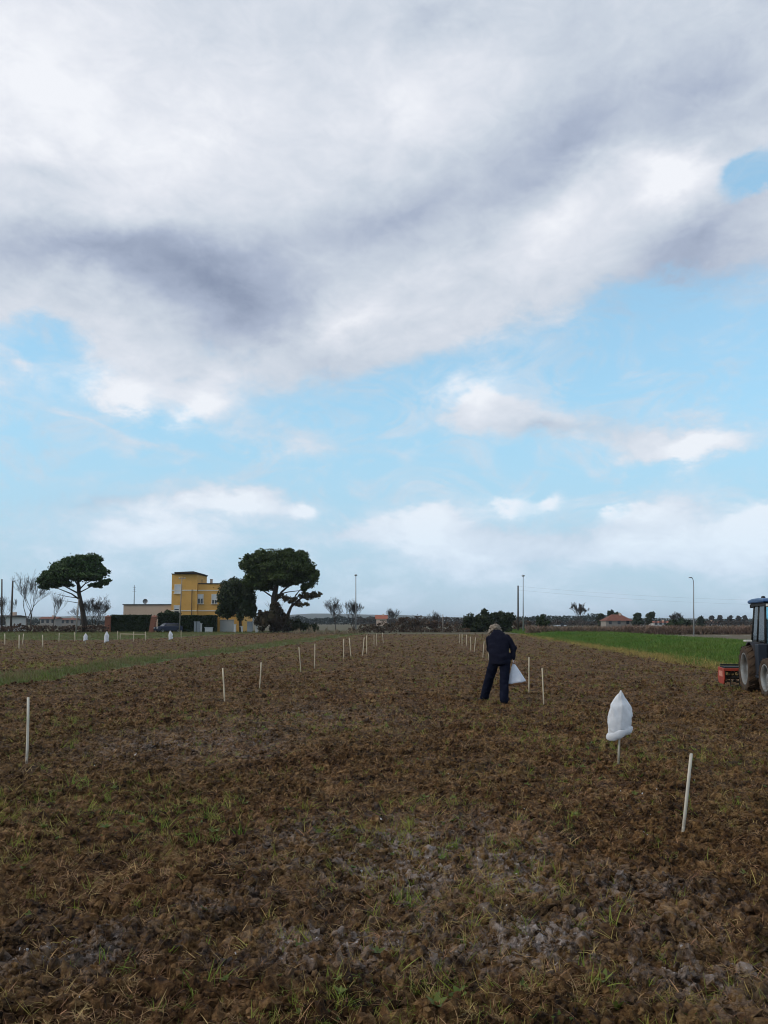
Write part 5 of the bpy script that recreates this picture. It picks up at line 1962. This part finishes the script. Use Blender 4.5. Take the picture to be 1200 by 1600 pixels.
CABLE = mat('cable', (0.10, 0.11, 0.12), 0.6)
for i, (ya, yb_, lab) in enumerate(((916, 938, 'upper overhead cable running from the dark utility pole over the green field'), (922, 945, 'lower overhead cable running from the dark utility pole over the green field'))):
    xa, za = AT(809.5, ya, 122)
    xb, zb = AT(1330, yb_, 150)
    b = MB()
    pts = []
    for k in range(25):
        t = k / 24
        pts.append((xa + (xb - xa) * t, 122 + 28 * t, za + (zb - za) * t - 1.6 * 4 * t * (1 - t) * 0.5))
    b.tube(pts, 0.006, 4, cap=False)
    tag(b.build('overhead_cable', CABLE), lab, 'cable')

# ------------------------------------------------------------------ the plain beyond: hedges, far houses, far woods
def strip(name, label, x0_, x1_, Y0, Y1, h, m, seed, size=0.28, dens=26, cat='hedge', kind=None, rag=0.5, depth=1.6, twigs=0):
    """long ragged hedge or far wood made of leaf faces"""
    r = np.random.default_rng(seed)
    L = math.hypot(x1_ - x0_, Y1 - Y0)
    n = int(L * h * dens)
    t = r.random(n)
    top = h * (1 + rag * np.array([mnoise.noise(Vector((q * L / (h * 1.6), seed * 7.3, 0))) + 0.6 * mnoise.noise(Vector((q * L / (h * 0.5), seed * 3.1, 5))) for q in t]))
    z = top * r.random(n) ** 0.75
    p = np.column_stack([(x1_ - x0_) * t, (Y1 - Y0) * t + (r.random(n) - 0.5) * depth, z])
    a = r.normal(size=(n, 3))
    if twigs:
        a[:, 2] = np.abs(a[:, 2]) * 2 + 0.6
    a /= np.linalg.norm(a, axis=1)[:, None]
    q = np.cross(a, r.normal(size=(n, 3)))
    q /= np.linalg.norm(q, axis=1)[:, None]
    s = size * (0.5 + r.random(n))[:, None]
    la, lw = (1.3, 0.12) if twigs else (0.75, 0.45)
    V1 = np.stack([p - a * s * la, p + q * s * lw, p + a * s * la, p - q * s * lw], 1).reshape(-1, 3)
    o = link(name, mesh_np(name, V1, np.arange(len(V1)).reshape(-1, 4)), m, loc=(x0_, Y0, -0.1))
    tag(o, label, None if kind else cat, None, kind)
    return o


strip('brown_hedge', 'long low reddish-brown leafless hedge beyond the green field', hx(822, 96), hx(1290, 96), 96, 97, 1.0, mat('red_brown_twigs', (0.21, 0.135, 0.105), 0.9, 0.3, 0.4, (0.17, 0.125, 0.085)), 61, 0.26, 420, rag=0.18, depth=2.2, twigs=1)
strip('brown_hedge', 'short low brown hedge at the foot of the lamp post at the field end', hx(545, 115), hx(735, 115), 113, 116, 0.75, BROWNL, 62, 0.2, 120, rag=0.5, depth=2.0)
strip('brown_hedge', 'brown weedy hedge strip before the far houses by the umbrella pine', hx(-60, 112), hx(166, 112), 112, 112, 1.1, BROWNL, 63, 0.24, 90, rag=0.4, depth=2.0)
strip('tall_dry_grass', 'tall pale dry grass along the verge below the low bushes', hx(458, 98), hx(560, 98), 98, 101, 0.55, mat('dry_reed', (0.26, 0.21, 0.14), 0.85, 0.3, 2), 64, 0.30, 90, cat='grass', rag=0.8, depth=1.5, twigs=1)
FARW = leaf_mat('far_wood_leaves', (0.024, 0.036, 0.032), (0.034, 0.044, 0.036), 0.8, 0.1, 0.12, 0.05, 0.1)
FARB = leaf_mat('far_brown_leaves', (0.060, 0.048, 0.038), (0.045, 0.042, 0.034), 0.8, 0.1, 0.12, 0.05, 0.1)
strip('far_wood', 'dark far wood behind the green field', hx(800, 420), hx(945, 420), 420, 420, hz(962, 420), FARW, 71, 0.7, 14, kind='stuff', rag=0.35, depth=25)
strip('far_wood', None, hx(935, 520), hx(1300, 520), 520, 520, hz(971, 520) + 1.2, FARW, 72, 0.7, 14, kind='stuff', rag=0.5, depth=25)
strip('far_wood', None, hx(555, 430), hx(730, 430), 430, 430, hz(966, 430), FARB, 73, 0.7, 14, kind='stuff', rag=0.5, depth=20)
strip('far_wood', None, hx(-120, 460), hx(280, 460), 460, 460, hz(968, 460), FARW, 74, 0.7, 14, kind='stuff', rag=0.5, depth=20)
strip('far_wood', None, hx(400, 520), hx(600, 520), 520, 520, hz(964, 520), FARW, 75, 0.7, 14, kind='stuff', rag=0.4, depth=20)
strip('far_wood', None, hx(640, 300), hx(1300, 300), 300, 320, 2.0, FARB, 76, 0.5, 22, kind='stuff', rag=0.5, depth=8)

# low hills
hb = MB()
V, F = [], []
nx = 90
for i in range(nx):
    x = -2600 + 5600 * i / (nx - 1)
    base = 26 * math.exp(-((x + 200) / 500) ** 2) + 20 * math.exp(-((x + 1150) / 420) ** 2) + 12 * math.exp(-((x - 900) / 700) ** 2) + 5
    h = base + 5 * mnoise.noise(Vector((x * 0.006, 3, 0))) + 2.5 * mnoise.noise(Vector((x * 0.03, 9, 0)))
    V += [(x, 2500, -1), (x, 2700, max(2, h) * 0.8), (x, 2900, max(2, h)), (x, 3300, -1)]
for i in range(nx - 1):
    for k in range(3):
        F.append((4 * i + k, 4 * i + 4 + k, 4 * i + 5 + k, 4 * i + 1 + k))
hb.add(V, F, True)
tag(hb.build('hills', mat('wooded_hills', (0.040, 0.055, 0.035), 0.9, 0.4, 0.01, (0.06, 0.065, 0.045))), kind='structure')


def far_house(px0, px1, ztop, zeave, Y, label, wall=None, roof=None, hip=True, wins=3):
    x0_, x1_ = hx(px0, Y), hx(px1, Y)
    root = empty('far_house', (x0_, Y, -0.1))
    tag(root, label, 'house', 'far houses')
    w_ = x1_ - x0_
    e, t = hz(zeave, Y) + 0.1, hz(ztop, Y) + 0.1
    d = max(6.0, w_ * 0.7)
    b = MB()
    b.box((0, 0, 0), (w_, d, e))
    b.build('wall', wall or WHITEW, root)
    b = MB()
    o_ = 0.5
    if hip:
        b.add([(-o_, -o_, e + 0.01), (w_ + o_, -o_, e + 0.01), (w_ + o_, d + o_, e + 0.01), (-o_, d + o_, e + 0.01), (w_ * 0.32, d / 2, t), (w_ * 0.68, d / 2, t)], [(0, 3, 2, 1), (0, 1, 5, 4), (1, 2, 5), (2, 3, 4, 5), (3, 0, 4)])
    else:
        b.add([(-o_, -o_, e + 0.01), (w_ + o_, -o_, e + 0.01), (w_ + o_, d + o_, e + 0.01), (-o_, d + o_, e + 0.01), (-o_, d / 2, t), (w_ + o_, d / 2, t)], [(0, 3, 2, 1), (0, 1, 5, 4), (1, 2, 5), (2, 3, 4, 5), (3, 0, 4)])
    rf = b.build('roof', roof or REDT, root)
    b = MB()
    b.box((w_ * 0.6, d * 0.4, e), (w_ * 0.6 + 0.7, d * 0.4 + 0.7, t + 0.5))
    b.build('chimney', CREAM, rf)
    for i in range(wins):
        b = MB()
        x = w_ * (i + 0.5) / wins
        b.box((x - 0.5, -0.04, e * 0.45), (x + 0.5, 0.06, e * 0.45 + 1.3))
        b.build('window', PANE, root)


far_house(947, 988, 960, 970, 260, 'far pale house with large hipped terracotta roof above the brown hedge', mat('far_plaster', (0.30, 0.27, 0.24), 0.85), mat('dull_tiles', (0.20, 0.075, 0.05), 0.85, 0.35, 1.0))
far_house(1022, 1050, 970.5, 973, 300, 'far low white building with thin red roof beside the dark mound hedge', WHITEW, None, False, 4)
far_house(1098, 1127, 971, 973, 330, 'far long white building behind the curved lamp post', WHITEW, None, False, 5)
far_house(588, 604, 961, 967, 330, 'far pale house beyond the thicket by the tall lamp post', CREAM, None, False, 0)
far_house(62, 86, 963.5, 967, 300, 'far cream house with low red roof under the umbrella pine', mat('far_plaster', (0.30, 0.27, 0.24), 0.85), mat('dull_tiles', (0.20, 0.075, 0.05), 0.85), False, 3)
far_house(94, 116, 965.5, 968.5, 320, 'far white terraced house seen under the umbrella pine crown', mat('far_plaster', (0.30, 0.27, 0.24), 0.85), mat('dull_tiles', (0.20, 0.075, 0.05), 0.85), False, 3)
far_house(-8, 13, 961, 963.5, 125, 'small white shed with flat roof beside the dark wooden poles', WHITEW, DARKT, False, 1)
far_house(873, 884, 976.5, 978, 240, 'small far white outbuilding before the dark wood', WHITEW, GREYM, False, 1)
shrub('mound_hedge', 'dark rounded mound of evergreen hedge beneath the fan-shaped leafless tree', [(1063, 974, 13, 7), (1075, 976, 12, 5), (1052, 977, 10, 4)], 185, 90, 0.45, BUSH, 81, 'hedge')
GV = 'far dark trees around the red-roofed house'
for i, (l, lst, Y) in enumerate((('far dark egg-shaped tree beside the red-roofed house', [(996, 967, 7, 9), (996, 973, 8, 6)], 255),
                                 ('far open-crowned dark tree standing clear past the egg-shaped tree', [(1016, 962, 5, 5), (1020, 960, 4, 4), (1014, 970, 4, 6)], 262),
                                 ('far dark tree rising behind the hipped red roof', [(955, 960, 5, 5), (953, 967, 4, 5)], 268),
                                 ('far rounded dark tree over the ridge of the hipped red roof', [(964, 962, 5, 4), (964, 968, 4, 5)], 285),
                                 ('far conical dark tree at the end of the dark wood', [(938, 965, 4, 5), (938, 973, 5, 7)], 270),
                                 ('far small dark tree beside the curved lamp post', [(1095, 969, 4, 5), (1096, 975, 6, 4)], 250))):
    shrub('far_tree', l, lst, Y, 70, 0.6, BUSH, 90 + i, 'tree', True, GV, fl=6)
for i, px in enumerate((1112, 1125, 1141, 1154, 1164)):
    shrub('far_poplar', 'far slim poplar in the row behind the long white building', [(px, 966, 1.1, 4), (px, 971, 1.5, 5), (px, 976, 1.5, 4)], 480, 40, 1.0, FARB, 110 + i, 'tree', True, 'far poplars in a row', fl=4)

# ------------------------------------------------------------------ damp air over the plain
hz_ = MB()
hz_.box((-6100, -400, -1.5), (6100, 6100, 45.0))
hm = bpy.data.materials.new('haze')
hm.use_nodes = True
hm.node_tree.nodes.clear()
hb_ = NB(hm.node_tree)
pv = hb_.n('ShaderNodeVolumePrincipled')
pv.inputs['Color'].default_value = (0.80, 0.88, 1.0, 1)
pv.inputs['Density'].default_value = 0.00013
pv.inputs['Anisotropy'].default_value = 0.2
ho_ = hb_.n('ShaderNodeOutputMaterial')
hb_.l(pv.outputs[0], ho_.inputs['Volume'])
tag(hz_.build('haze', hm), kind='stuff')
scene.cycles.volume_bounces = 0
